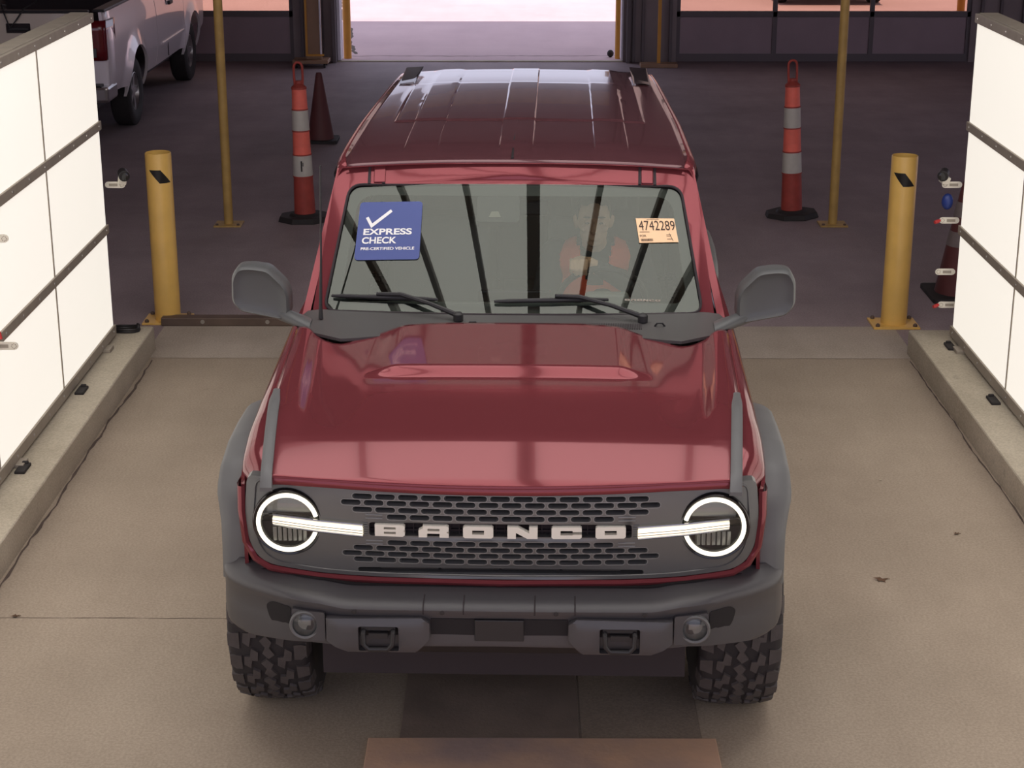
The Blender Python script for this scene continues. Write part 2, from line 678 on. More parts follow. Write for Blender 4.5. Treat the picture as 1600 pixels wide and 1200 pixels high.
def section_door(n, x0, x1, bays):
    """sectional door: solid lower section, glazed sections above"""
    root = thing('door_%d' % n, None, None, ((x0 + x1) / 2, 23.5, 0))
    root['kind'] = 'structure'
    hw = (x1 - x0) / 2
    b = MB()
    bw = (x1 - x0 - .1 - (bays - 1) * .06) / bays
    edges = []
    x = -hw + .05
    for k in range(bays):
        edges.append((x, x + bw))
        x += bw + .06
    b.b2(-hw, hw, -.02, .03, .0, .10)
    b.b2(-hw, hw, -.02, .03, .58, .655)
    b.b2(-hw, -hw + .05, -.02, .03, .1, 3.95).b2(hw - .05, hw, -.02, .03, .1, 3.95)
    for k in range(bays - 1):
        b.b2(edges[k][1], edges[k][1] + .06, -.02, .03, .1, 3.95)
    for z in (1.25, 1.9, 2.55, 3.2, 3.88):
        b.b2(-hw, hw, -.02, .03, z, z + .07)
    b.build('door_frame', M['doorframe'], root, 0, .004)
    for (a, c) in edges:
        MB().b2(a, c, 0, .02, .1, .58).build('door_panel', M['doorpanel'], root, 0)
        zz = [.655, 1.25, 1.9, 2.55, 3.2, 3.88]
        for i in range(5):
            MB().b2(a, c, .005, .012, zz[i] + (.07 if i else 0), zz[i + 1]).build('door_glass', M['doorglass'], root, 0)
    return root


section_door(1, -7.2, -2.98, 3)
section_door(2, 2.06, 5.92, 3)
# weather seal strips of the open doorway
struct('trim_1', MB().b2(-2.46, -2.41, 23.3, 23.5, 0, 3.95), M['doorframe'], bevel=.004)
struct('trim_2', MB().b2(-2.405, -2.36, 23.42, 23.7, .02, 3.95), M['whitetrim'], bevel=.004)
struct('trim_3', MB().b2(1.40, 1.45, 23.3, 23.5, 0, 3.95), M['doorframe'], bevel=.004)
struct('trim_4', MB().b2(1.335, 1.36, 23.42, 23.7, .02, 3.95), M['whitetrim'], bevel=.004)
struct('trim_5', MB().b2(-2.44, 1.36, 23.42, 23.52, 0, .012), M['curb'])
# ribs of the steel wall either side of the doorway
for i, xx in enumerate((-2.86, -2.74, -2.60, 1.50, 1.62, 1.98, 6.05, 6.3, 6.6, 6.9)):
    struct('trim_%d' % (6 + i), MB().b2(xx - .02, xx + .02, 23.40, 23.46, 0, 6.2), M['doorframe'], bevel=.004)

# kerbs
def curb(name, x0, x1, y1):
    b = MB()
    pts = roundpoly([(x0, -.05), (x0, .15), (x1, .15), (x1, -.05)], .015, 3)
    b.prism(pts, lambda x, z: (x, -3, z), lambda x, z: (x, y1, z))
    return struct(name, b, M['curb'], smooth=30)


curb('trim_20', -2.95, -2.255, 10.42)
curb('trim_21', 2.385, 3.1, 10.36)
# joint lines of the lane slab and dirt line against kerbs
M['joint'] = mat('joint_dirt', srgb(100, 86, 78), .95, noise=.4, nscale=9)


def crack(name, pts, w0, m, z=.0015):
    b = MB()
    vs, fs = [], []
    for i, (x, y) in enumerate(pts):
        a = pts[max(0, i - 1)]
        c = pts[min(len(pts) - 1, i + 1)]
        d = Vector((c[0] - a[0], c[1] - a[1])).normalized()
        ww = w0 * (.5 + random.random())
        vs += [(x - d.y * ww, y + d.x * ww, z), (x + d.y * ww, y - d.x * ww, z)]
    fs = [(2 * i, 2 * i + 1, 2 * i + 3, 2 * i + 2) for i in range(len(pts) - 1)]
    b.add(vs, fs)
    o = b.build(name, m, None, 0)
    o['kind'] = 'structure'
    return o


def wander(p0, p1, n, amp):
    o = []
    k = 0
    for i in range(n + 1):
        t = i / n
        k = k * .7 + random.uniform(-amp, amp)
        d = Vector((p1[0] - p0[0], p1[1] - p0[1])).normalized()
        o.append((p0[0] + (p1[0] - p0[0]) * t - d.y * k, p0[1] + (p1[1] - p0[1]) * t + d.x * k))
    return o


crack('trim_22', wander((-2.235, 4), (-2.235, 10.2), 90, .008), .006, M['joint'])
crack('trim_23', wander((2.37, 4), (2.37, 10.2), 90, .006), .004, M['joint'])
crack('trim_24', wander((-2.25, 10.25), (2.4, 10.25), 60, .002), .002, M['joint'])
crack('trim_25', wander((-2.25, 6.62), (-1.0, 6.62), 20, .002), .0015, M['joint'])
crack('trim_26', wander((-2.25, 24.2), (-3.5, 34.0), 60, .03), .03, M['joint'])
crack('trim_27', wander((-2.35, 24.0), (1.3, 24.05), 60, .03), .012, M['joint'])
# steel plates over the centre trench
ob = MB().b2(-.43, .218, 5.632, 11.0, -.01, .006).build('trench_cover', M['plate'], None, 0, .002)
tag(ob, 'wide dark steel trench cover under the middle of the red car', 'steel plate')
ob = MB().b2(.226, .66, 5.632, 11.0, -.01, .004).build('trench_cover', M['cover'], None, 0, .002)
tag(ob, 'narrower concrete-coloured trench cover beside the dark one', 'floor plate')
ob = MB().b2(-.542, .708, 2.0, 5.62, -.01, .012).build('steel_plate', M['rust'], None, 0, .003)
tag(ob, 'brown rusty steel plate on the floor at the bottom edge in front of the car', 'steel plate')
# flat steel rail at left bollard
rl = thing('floor_rail', 'low brown steel rail lying across the lane edge beside the left bollard', 'steel rail', (-1.6, 10.98, 0))
MB().b2(-.72, 1.9, -.04, .05, 0, .055).build('rail_bar', M['brownsteel'], rl, 0, .006)
for k in range(5):
    MB().lathe([(.014, 0), (.014, .006), (.006, .012)], (-.45 + k * .42, -.043, .03), 'y', 10).build('bolt', M['screw'], rl)


# ------------------------------------------------------------------ light walls
def light_wall(name, xw, sgn, label):
    """sgn +1: the lit face looks to +X"""
    root = thing(name, label, 'light wall', (xw, 6.6, .15))
    H0, ROW = .05, .617
    y0, y1 = .6 - 6.6, 10.21 - 6.6
    dep = .12
    b = MB()
    b.b2(-sgn * dep, -sgn * .012, y0, y1, H0 - .03, H0 + 3 * ROW + .03)
    b.build('back_box', M['frame'], root, 0, .004)
    zs = [H0 + ROW * k for k in range(4)]
    ys = [y1 - .012]
    while ys[-1] - 1.22 > y0:
        ys.append(ys[-1] - 1.22)
    for k in range(3):
        for i in range(len(ys) - 1):
            MB().b2(-sgn * .01, 0, ys[i + 1] + .008, ys[i] - .008, zs[k] + .01, zs[k + 1] - .01).build('diffuser', M['diffuser'], root, 0)
    for k in range(4):
        hh = .026 if k not in (0,) else .03
        z = zs[k] if k else zs[0] - .005
        r = MB().b2(-sgn * .01, sgn * .012, y0, y1, z - hh, z + hh).build('rail', M['frame'], root, 0, .003)
        s = MB()
        y = y1 - .06
        while y > y0:
            s.lathe([(.009, 0), (.008, .003), (.0, .004)] if sgn > 0 else [(.009, 0), (.008, -.003), (0, -.004)], (sgn * .012, y, z), 'x', 8)
            y -= .305
        s.build('screws', M['screw'], r)
    for y in ys[1:-1]:
        MB().b2(-sgn * .01, sgn * .004, y - .008, y + .008, zs[0], zs[3]).build('divider', M['frame'], root, 0)
    # feet on kerb
    for y in (y1 - .3, y1 - 2.2, y1 - 4.1, y1 - 7, y1 - 9):
        MB().b2(-sgn * .14, sgn * .05, y - .05, y + .05, 0, .02).build('foot', M['frame'], root, 0, .003)
    return root


light_wall('light_wall', -2.45, 1, 'tall wall of glowing white panels in a grey frame on the left kerb')
light_wall('light_wall', 2.61, -1, 'tall wall of glowing white panels in a grey frame on the right kerb')

# overhead light canopy, seen mirrored in the windshield and bonnet
cn = thing('light_canopy', 'overhead canopy of glowing panels crossed by fanned dark beams', 'ceiling light', (0, 5.5, 4.5))
KS = [-2.9, -1.9, -.97, 0, .97, 1.9, 2.9]
Yc0, Yc1, Ycv = 2.9, 8.5, 2.2


def bx(k, y):
    return k * .168 * (y - Ycv) + .02


ks = [-4.2] + KS + [4.2]
for a, b in zip(ks, ks[1:]):
    for (ya, yb) in ((Yc0, Yc1),):
        o = MB()
        top = [(bx(a, ya), ya - 5.5), (bx(b, ya), ya - 5.5), (bx(b, yb), yb - 5.5), (bx(a, yb), yb - 5.5)]
        o.prism(top, lambda x, y: (x, y, .0), lambda x, y: (x, y, .04)).build('diffuser', M['ceil_diffuser'], cn, 0)
for k in KS:
    wd = .055 if k == 0 else (.022 if abs(k) < 2.5 else .03)
    o = MB()
    pts = [(bx(k, Yc0) - wd, Yc0 - 5.5), (bx(k, Yc0) + wd, Yc0 - 5.5), (bx(k, Yc1) + wd, Yc1 - 5.5), (bx(k, Yc1) - wd, Yc1 - 5.5)]
    o.prism(pts, lambda x, y: (x, y, -.06), lambda x, y: (x, y, .0)).build('beam', M['beam'], cn, 0)
for (x, y) in ((-2, 2), (2, 2), (-2, -1), (2, -1)):
    MB().tube([(x * .5, y, .04), (x * .5, y, 1.7)], .012, 8).build('hanger_rod', M['frame'], cn)


# ------------------------------------------------------------------ bollards and poles
def bollard(x, y, label):
    r = thing('bollard', label, 'bollard', (x, y, 0), 0, 'yellow bollards at the ends of the kerbs')
    MB().lathe([(.083, 0), (.083, 1.105), (.080, 1.11), (.076, 1.108), (.076, .9), (0, .9)], seg=40).build('post', M['yellow'], r)
    MB().lathe([(.075, 1.06), (.0, 1.06)], seg=32).build('inner_cap', M['dark_void'], r)
    MB().b2(-.15, .15, -.12, .12, 0, .014).build('base_plate', M['yellow'], r, 0, .003)
    for sx in (-1, 1):
        for sy in (-1, 1):
            MB().lathe([(.014, .0), (.014, .012), (.007, .02), (0, .02)], (sx * .12, sy * .095, .014), seg=8).build('bolt', M['brownsteel'], r)
    b = MB()
    # slanted black mark wrapped on the post, on the side facing the lane entrance
    a0 = -PI / 2 + (.205 if x < 0 else -.22)
    def g(u, v):
        a = a0 - .83 * v + (.93 * v + .95 * (1 - v)) * u
        return (.0838 * math.cos(a), .0838 * math.sin(a), .925 + .085 * v)
    b.grid(g, lin(0, 1, 12), lin(0, 1, 10))
    b.build('black_mark', M['decal_black'], r)
    return r


bollard(-2.30, 11.08, 'thick yellow steel bollard at the end of the left kerb')
bollard(2.43, 11.0, 'thick yellow steel bollard at the end of the right kerb')


def pole(x, y, label):
    r = thing('support_pole', label, 'pole', (x, y, 0), 0, 'slim yellow poles in the hall')
    MB().tube([(0, 0, 0), (0, 0, 6.2)], .036, 20).build('shaft', M['yellowdark'], r)
    MB().b2(-.11, .11, -.1, .1, 0, .012).build('base_plate', M['yellowdark'], r, 0, .003)
    for sx in (-1, 1):
        MB().lathe([(.012, .0), (.012, .012), (0, .014)], (sx * .085, -.07, .012), seg=8).build('bolt', M['brownsteel'], r)


pole(-2.34, 13.86, 'slim yellow floor-to-ceiling pole behind the left bollard')
pole(2.52, 13.88, 'slim yellow floor-to-ceiling pole beside the right orange channelizer')


def door_post(x, label):
    b = MB().lathe([(.052, 0), (.052, 3.2), (.04, 3.25), (0, 3.26)], seg=20)
    o = b.build('guard_post', M['orangepaint'])
    o.location = (x, 23.78, 0)
    tag(o, label, 'post', 'guard posts at the doorway')


door_post(-2.305, 'orange-yellow guard post at the left edge of the open doorway')
door_post(1.325, 'orange-yellow guard post at the right edge of the open doorway')


# ------------------------------------------------------------------ cones
def channelizer(x, y, label, mark=False, lean=0):
    r = thing('traffic_channelizer', label, 'traffic cone', (x, y, 0), 0, 'orange channelizers with white bands')
    r.rotation_euler = (0, lean, 0)
    def rad(z):
        return .088 - .030 * (z / 1.07)
    def band(z0, z1, m, nm, e=0):
        b = MB()
        pr = [(rad(z0) - .004, z0), (rad(z0) + e, z0 + .003)] + [(rad(z) + e, z) for z in lin(z0 + .01, z1 - .01, 4)] + [(rad(z1) + e, z1 - .003), (rad(z1) - .004, z1)]
        return b.lathe(pr, seg=28).build(nm, m, r)
    band(.05, .365, M['orange_dirty'], 'lower_body')
    b2 = band(.365, .54, M['sheet'], 'white_band', .0025)
    band(.54, .733, M['orange'], 'orange_band')
    band(.733, .903, M['sheet'], 'white_band', .0025)
    band(.903, 1.07, M['orange'], 'top_body')
    MB().lathe([(.062, 1.065), (.062, 1.08), (.03, 1.11), (.028, 1.13), (0, 1.13)], seg=20).build('neck', M['orange_dirty'], r)
    pts = [(-.030, 0, 1.09), (-.034, 0, 1.15)] + [(.034 * -math.cos(a), 0, 1.235 + .04 * math.sin(a)) for a in lin(0, PI, 8)] + [(.034, 0, 1.15), (.030, 0, 1.09)]
    MB().tube(pts, .010, 8).build('handle_loop', M['orange_dirty'], r)
    for z in (.365, .54, .733, .903):
        MB().lathe([(rad(z) - .001, z - .006), (rad(z) + .005, z - .004), (rad(z) + .005, z + .004), (rad(z) - .001, z + .006)], seg=28).build('rib', M['orange_dirty'], r)
    o = [(.225 * math.cos(PI / 4 * k + PI / 8) * 1.02, .20 * math.sin(PI / 4 * k + PI / 8)) for k in range(8)]
    b = MB()
    b.prism(o, lambda a, c: (a, c, 0), lambda a, c: (a * .93, c * .93, .045))
    b.lathe([(.135, .04), (.11, .06), (.09, .062), (0, .062)], seg=24)
    b.build('rubber_base', M['rubber'], r, 30, .005)
    if mark:
        MB().box((0, -rad(.45) - .003, .455), (.012, .004, .085)).build('scuff_mark', M['decal_black'], r, 0)
        MB().box((.012, -rad(.45) - .002, .47), (.006, .004, .03)).build('scuff_mark', M['decal_black'], r, 0)


channelizer(-1.745, 14.04, 'orange and white channelizer standing left of the red car', True, -.012)
channelizer(2.235, 14.19, 'orange and white channelizer standing right of the red car', False, -.04)


def cone(name, x, y, h, rb, m, label, bands=()):
    r = thing(name, label, 'traffic cone', (x, y, 0))
    MB().lathe([(rb, .03), (rb * .97, .05), (rb * .24, h - .02), (rb * .18, h), (rb * .08, h), (rb * .06, h - .05)], seg=28).build('cone_body', m, r)
    b = MB().prism(rrect(-rb * 1.3, rb * 1.3, -rb * 1.3, rb * 1.3, .03), lambda a, c: (a, c, 0), lambda a, c: (a, c, .032))
    b.build('cone_base', M['rubber'], r, 30, .004)
    for z0, z1 in bands:
        f = lambda z: rb * .97 + (rb * .24 - rb * .97) * (z - .05) / (h - .07) + .003
        MB().lathe([(f(z0) - .004, z0), (f(z0), z0), (f(z1), z1), (f(z1) - .004, z1)], seg=28).build('reflective_band', M['dull_band'], r)


cone('traffic_cone', -2.0, 17.6, .69, .135, M['cone_dark'], 'dark red plain traffic cone behind the left channelizer')
cone('traffic_cone', 3.03, 11.72, .80, .175, M['cone_dark'], 'dirty orange banded traffic cone half hidden behind the right light wall', ((.36, .46), (.56, .66)))

# ------------------------------------------------------------------ small stands by the doorway
st = thing('rolling_stand', 'tan yellow upright rack on casters left of the open doorway', 'rolling rack', (-2.70, 22.98, 0))
MB().b2(-.23, .23, -.16, .16, .055, .10).build('deck', M['tan'], st, 0, .006)
MB().b2(-.06, .14, -.03, .03, .10, 2.3).build('back_panel', M['tan'], st, 0, .006)
MB().b2(-.065, -.04, -.05, -.03, .14, 2.3).b2(-.04, .17, -.05, -.03, .14, .165).build('edge_strip', M['orangepaint'], st, 0, .002)
MB().b2(.12, .14, -.05, -.03, .165, 2.3).build('edge_strip', M['whitetrim'], st, 0, .002)
for sx in (-1, 1):
    for sy in (-1, 1):
        MB().lathe([(0, -.012), (.028, -.012), (.028, .012), (0, .012)], (sx * .18, sy * .12, .028), 'x', 16).build('caster', M['rubber'], st)
st = thing('sign_stand', 'thin orange upright stand on a flat base right of the open doorway', 'stand', (1.80, 22.98, 0))
MB().b2(-.24, .24, -.1, .1, 0, .05).build('base', M['tan'], st, 0, .006)
MB().b2(-.022, .022, -.02, .02, .05, 2.2).build('upright', M['orangepaint'], st, 0, .004)
# small weight by the right guard post
ob = MB().ball((0, 0, 0), (.045, .05, .05), 16).build('rubber_block', M['rubber'])
ob.location = (1.22, 23.9, .05)
tag(ob, 'small dark round lump on the ground beside the right guard post', 'weight')
# orange post far outside, seen through the right-hand door glass
ob = MB().lathe([(.06, 0), (.06, 1.2), (0, 1.22)], seg=16).build('orange_post', M['orangepaint'])
ob.location = (6.72, 27.3, 0)
tag(ob, 'orange post standing outside, seen through the far right door glass', 'post')

# ================================================================== the red off-roader
CARLOC, CARROT = (-0.045, 6.03, 0), -0.0225
car = thing('off_road_car', 'dark red boxy off-road car with lit round headlights, standing in the lane', 'car', CARLOC, CARROT)


def P(mb, name, m, parent=None, **k):
    return mb.build(name, M[m] if isinstance(m, str) else m, parent or car, **k)


def yfront(x):
    return -.742 + .055 * (abs(x) / .8) ** 2.2


def xshut(y):
    return interp([(-.75, .757), (-.08, .822), (.7, .850), (.8, .853)], y)


def zhood(x, y, bulge=True):
    ax = abs(x)
    z = interp([(-.76, 1.088), (-.742, 1.102), (-.725, 1.112), (-.50, 1.168), (-.47, 1.1745), (-.43, 1.179), (0, 1.199), (.3, 1.210), (.62, 1.220), (.8, 1.226)], y)
    # front band crowns gently across
    z += .012 * (1 - (ax / .8) ** 2) * (.5 + .5 * sm(-.7, 0, y))
    if bulge:
        f = sm(.060, .125, y) * (1 - sm(.40, .54, ax))
        z += .030 * f
        # dip between dome and fender crease
    xr = .712 + .09 * (y + .45) / 1.1
    q = sm(xr - .045, xr + .01, ax) * sm(-.50, -.25, y)
    dip = -.007 * math.exp(-((ax - xr + .13) / .09) ** 2) * sm(-.5, -.1, y)
    z += .020 * q + dip * (1 if bulge else 1)
    e = xshut(y) - ax
    z -= .012 * math.exp(-max(e, 0) / .012)
    return z


# hood
yrear = .545
def hood_pt(u, v):
    # u across -1..1, v 0..1 front to rear
    yf = yfront(u * .76) - .006
    back = yrear + .07 - .10 * math.exp(-((abs(u) - .785) / .11) ** 2) - .035 * sm(.3, .6, abs(u)) + .06 * sm(.85, 1, abs(u))
    y = yf + (back - yf) * v
    x = u * xshut(y)
    z = zhood(x, y)
    return (x, y, z)


us = sorted(set([round(-1 + 2 * i / 140, 5) for i in range(141)]))
vs_ = lin(0, .03, 3)[:-1] + lin(.03, .16, 8)[:-1] + lin(.16, .25, 12)[:-1] + lin(.25, .54, 14)[:-1] + lin(.54, .66, 24)[:-1] + lin(.66, 1, 24)
hb = MB().grid(hood_pt, us, vs_)
hood = P(hb, 'hood', 'paint', smooth=60, solid=.012)
# front lip of the hood folding down
lip = MB()
lip.grid(lambda u, v: (u * .757, yfront(u * .757) - .006 - .004 * math.sin(v * PI), zhood(u * .757, yfront(u * .757) - .006) - .022 * v), us, lin(0, 1, 4))
P(lip, 'hood_lip', 'paint', hood, smooth=60)


# fenders: shoulder plus flank
def xo(y):
    if y < -.30:
        return .892 - .052 * ((-.30 - y) / .42) ** 2
    return interp([(-.30, .892), (.6, .900), (3.0, .895), (3.7, .84)], y)


def xflank(y, z):
    base = xo(y)
    return base - .03 * max(0, (.80 - z) / .35) ** 2


for s in (-1, 1):
    def sh(u, v, s=s):
        y = u
        xs = xshut(y) + .004
        zs = zhood(xs, y) - .003
        t = v * PI / 2
        x = xs + (xo(y) - xs) * math.sin(t) ** .9
        z = zs - .115 * (1 - math.cos(t))
        # slim drop at the nose
        y0_ = yfront(min(x, .80)) + .045 * max(0, (x - .757) / .08) ** 1.5
        return (s * x, y + (y0_ + .725) * sm(-.45, -.725, y), z)
    f = MB().grid(sh, lin(-.725, .80, 50), lin(0, 1, 12))
    fen = P(f, 'fender', 'paint', smooth=60, solid=.006)
    # flank with wheel arch cut out
    arch = [(-.50, .62), (-.44, .85), (-.30, .98), (-.1, 1.03), (.14, 1.03), (.36, .96), (.50, .82), (.56, .48)]
    out = [(-.648, 1.075), (-.645, .84), (-.60, .74), (-.50, .62)] + arch[1:] + [(.80, .45), (.80, 1.11), (.3, 1.095), (-.3, 1.072), (-.6, 1.06)]
    def fl(y, z, d, s=s):
        return (s * (xflank(y, z) - .012 * d), y, z)
    P(plate(out, [], fl, True, .06), 'fender_flank', 'paint', fen, smooth=40)
    # dark tube drawn as the shut line shadow between hood and fender
    g = MB()
    g.tube([(s * xshut(y), y, zhood(xshut(y), y) - .011) for y in lin(-.70, .62, 30)], .0055, 6)
    P(g, 'shut_line_shadow', 'dark_void', fen)
    # black bar on the fender top
    b = MB()
    pts = []
    for y in lin(-.738, -.085, 26):
        t = (y + .765) / .68
        xc = .757 + .062 * t
        z0 = zhood(xc, max(y, -.73))
        hgt = .030 * sm(0, .04, y + .738) * (1 - .45 * sm(.7, 1, t))
        if y < -.74:
            z0 -= .012
        wd = .021 * (1 - .35 * sm(.8, 1, t))
        pts.append([(s * (xc - wd), y, z0 - .012), (s * (xc - wd * .9), y, z0 + hgt * .8), (s * (xc - wd * .5), y, z0 + hgt),
                    (s * (xc + wd * .5), y, z0 + hgt), (s * (xc + wd * .9), y, z0 + hgt * .8), (s * (xc + wd), y, z0 - .014)])
    n = len(pts)
    b.add([q for r in pts for q in r], [(i * 6 + k, i * 6 + k + 1, (i + 1) * 6 + k + 1, (i + 1) * 6 + k) for i in range(n - 1) for k in range(5)]
          + [(0, 1, 2, 3, 4, 5), tuple((n - 1) * 6 + k for k in range(6))])
    P(b, 'fender_trim_bar', 'body_black', smooth=40)

# ------------------------------------------------------------------ grille panel
def gf(x, z, d):
    return (x, yfront(x) - .004 + .10 * (1.05 - z) * 0 + .045 * d + .012 * ((z - .95) / .15) ** 2 + (.028 * max(0, (abs(x) - .77) / .08) ** 2), z)


hp = [(.834, 1.114), (.60, 1.110), (.3, 1.098), (0, 1.092)]
lp_ = [(.846, .985), (.836, .882), (.808, .832), (.763, .806), (.70, .797), (.60, .786), (.50, .782), (.40, .780), (0, .779)]
panel = [(-x, z) for x, z in hp] + hp[::-1][1:] + lp_ + [(-x, z) for x, z in lp_[::-1][1:]]
panel = roundpoly(panel, .03, 3)
PT = .0748
rows = [(1.066, 13), (1.045, 14), (1.022, 13), (.999, 10), (.909, 10), (.888, 13), (.867, 14), (.845, 13)]
holes = []
slots = []
for z, n in rows:
    for k in range(n):
        cx = (k - (n - 1) / 2) * PT
        slots.append((cx, z))
        holes.append(stadium(cx, z, .0672, .0198, 4))
holes.append(rrect(-.428, .428, .932, .978, .008, 3))          # recess behind the letters
holes += [circ(s * .697, .967, .107, 40) for s in (-1, 1)]
holes.append(rrect(-.47, .47, .797, .814, .008, 3))            # low intake
gp = plate(panel, holes, gf, True, .045, .03)
gr = P(gp, 'grille_panel', 'grille', smooth=30)
b = MB()
for (cx, z) in slots:
    ol = stadium(cx, z, .0705, .0232, 5)
    il = stadium(cx, z, .0655, .0182, 5)
    n = len(ol)
    vsx = [gf(p[0], p[1], -.03) for p in ol] + [gf(p[0], p[1], -.03) for p in il] + [gf(p[0], p[1], .9) for p in il]
    b.add(vsx, [(i, (i + 1) % n, n + (i + 1) % n, n + i) for i in range(n)] + [(n + i, n + (i + 1) % n, 2 * n + (i + 1) % n, 2 * n + i) for i in range(n)])
P(b, 'slot_rims', 'grille_rim', gr, smooth=40)
# blanked slots beside the name
b = MB()
for s in (-1, 1):
    for z in (.999, .909):
        cx = s * 5.5 * PT
        for dz in (-.006, .006):
            b.tube([gf(cx - .028, z + dz, -.03), gf(cx + .028, z + dz, -.03)], .0022, 6)
P(b, 'blank_slots', 'grille_rim', gr)
# ribbed end blocks between name and running light bar
b = MB()
for s in (-1, 1):
    for k in range(6):
        b.tube([gf(s * (.432 - .0), .935 + k * .0082, -.05), gf(s * .452, .935 + k * .0082, -.05)], .002, 6)
P(b, 'ribbed_block', 'body_black', gr)
# raised frame line of the panel
inner = [(x * .962, (z - .95) * .93 + .952) for (x, z) in panel]
P(MB().tube([gf(x, z, -.02) for x, z in inner], .0035, 6, closed=True), 'panel_crease', 'grille', gr)
# dark backing
P(MB().b2(-.80, .80, -.66, -.62, .77, 1.06), 'radiator_shroud', 'dark_void', gr, smooth=0)
b = MB()
for k in range(30):
    b.box((-.435 + k * .03, -.70, .955), (.004, .012, .05))
b.box((0, -.699, .943), (.87, .01, .004))
b.box((0, -.69, .955), (.87, .006, .055))
P(b, 'name_recess', 'dark_void', gr, smooth=0)
b = MB()
for k in range(4):
    b.box((-.30 + .2 * k, -.70, .805), (.19, .01, .004))
P(b, 'intake_slats', 'black', gr, smooth=0)

# the name: six block letters
LW, LH = .098, .040
def letter_polys(ch):
    """polygons in a 1 x 1 box; first outline, rest holes"""
    a, c = .24, .30
    if ch == 'B':
        return [[(0, 0), (.93, 0), (1, .12), (1, .40), (.95, .5), (1, .6), (1, .88), (.93, 1), (0, 1), (0, .0)][:-1], [(.30, .20), (.30, .40), (.70, .40), (.70, .20)], [(.30, .60), (.30, .80), (.70, .80), (.70, .60)]]
    if ch == 'R':
        return [[(0, 0), (.28, 0), (.28, .34), (.70, .34), (.70, 0), (1, 0), (1, .36), (.93, .46), (1, .58), (1, .9), (.93, 1), (.14, 1), (.14, .78), (0, .60)], [(.30, .56), (.30, .76), (.70, .76), (.70, .56)]]
    if ch == 'O':
        return [[(.06, 0), (.94, 0), (1, .12), (1, .88), (.94, 1), (.06, 1), (0, .88), (0, .12)], [(.30, .32), (.30, .68), (.70, .68), (.70, .32)]]
    if ch == 'N':
        return [[(0, 0), (.28, 0), (.28, .52), (.66, 0), (1, 0), (1, 1), (.72, 1), (.72, .48), (.34, 1), (0, 1)]]
    if ch == 'C':
        return [[(.06, 0), (.94, 0), (1, .12), (1, .36), (.70, .36), (.70, .30), (.30, .30), (.30, .70), (.70, .70), (.70, .60), (1, .60), (1, .88), (.94, 1), (.06, 1), (0, .88), (0, .12)]]


def block_word(mapper, lets, parent, m, step=.02, nm='letter'):
    for ch, x0 in lets:
        ps = letter_polys(ch)
        sc = [[(x0 + p[0] * LW, p[1] * LH) for p in q] for q in ps]
        P(plate(sc[0], sc[1:], mapper, True, step), nm, m, parent, smooth=0)


lets = list(zip('BRONCO', (-.408, -.265, -.120, .024, .167, .310)))
def lf(u, v, d):
    p = gf(u, .936 + v, 0)
    return (p[0], p[1] - .012 + .022 * d, p[2])
block_word(lf, lets, gr, 'letter')

# painted strip below the grille, and the painted flanks beside it
low = [(-.850, 1.07), (-.852, .985), (-.842, .878), (-.812, .826), (-.765, .799), (-.70, .789), (-.60, .778), (-.50, .774), (-.40, .772), (0, .771)]
low = low + [(-x, z) for x, z in reversed(low[:-1])]
b = MB()
sec = []
for i, (x, z) in enumerate(low):
    y = gf(x, z, 0)[1]
    a = low[max(0, i - 1)]
    c = low[min(len(low) - 1, i + 1)]
    nrm = Vector((c[1] - a[1], -(c[0] - a[0]))).normalized()
    k = 1
    def off(d, yy):
        return (x + nrm.x * d, y + yy, z + nrm.y * d)
    sec.append([off(-.006, .03), off(-.006, -.004), off(.004, -.012), off(.016, -.006), off(.024, .02), off(.022, .09)])
n = len(sec)
b.add([q for r in sec for q in r], [(i * 6 + k, i * 6 + k + 1, (i + 1) * 6 + k + 1, (i + 1) * 6 + k) for i in range(n - 1) for k in range(5)])
P(b, 'front_valance', 'paint', smooth=50)

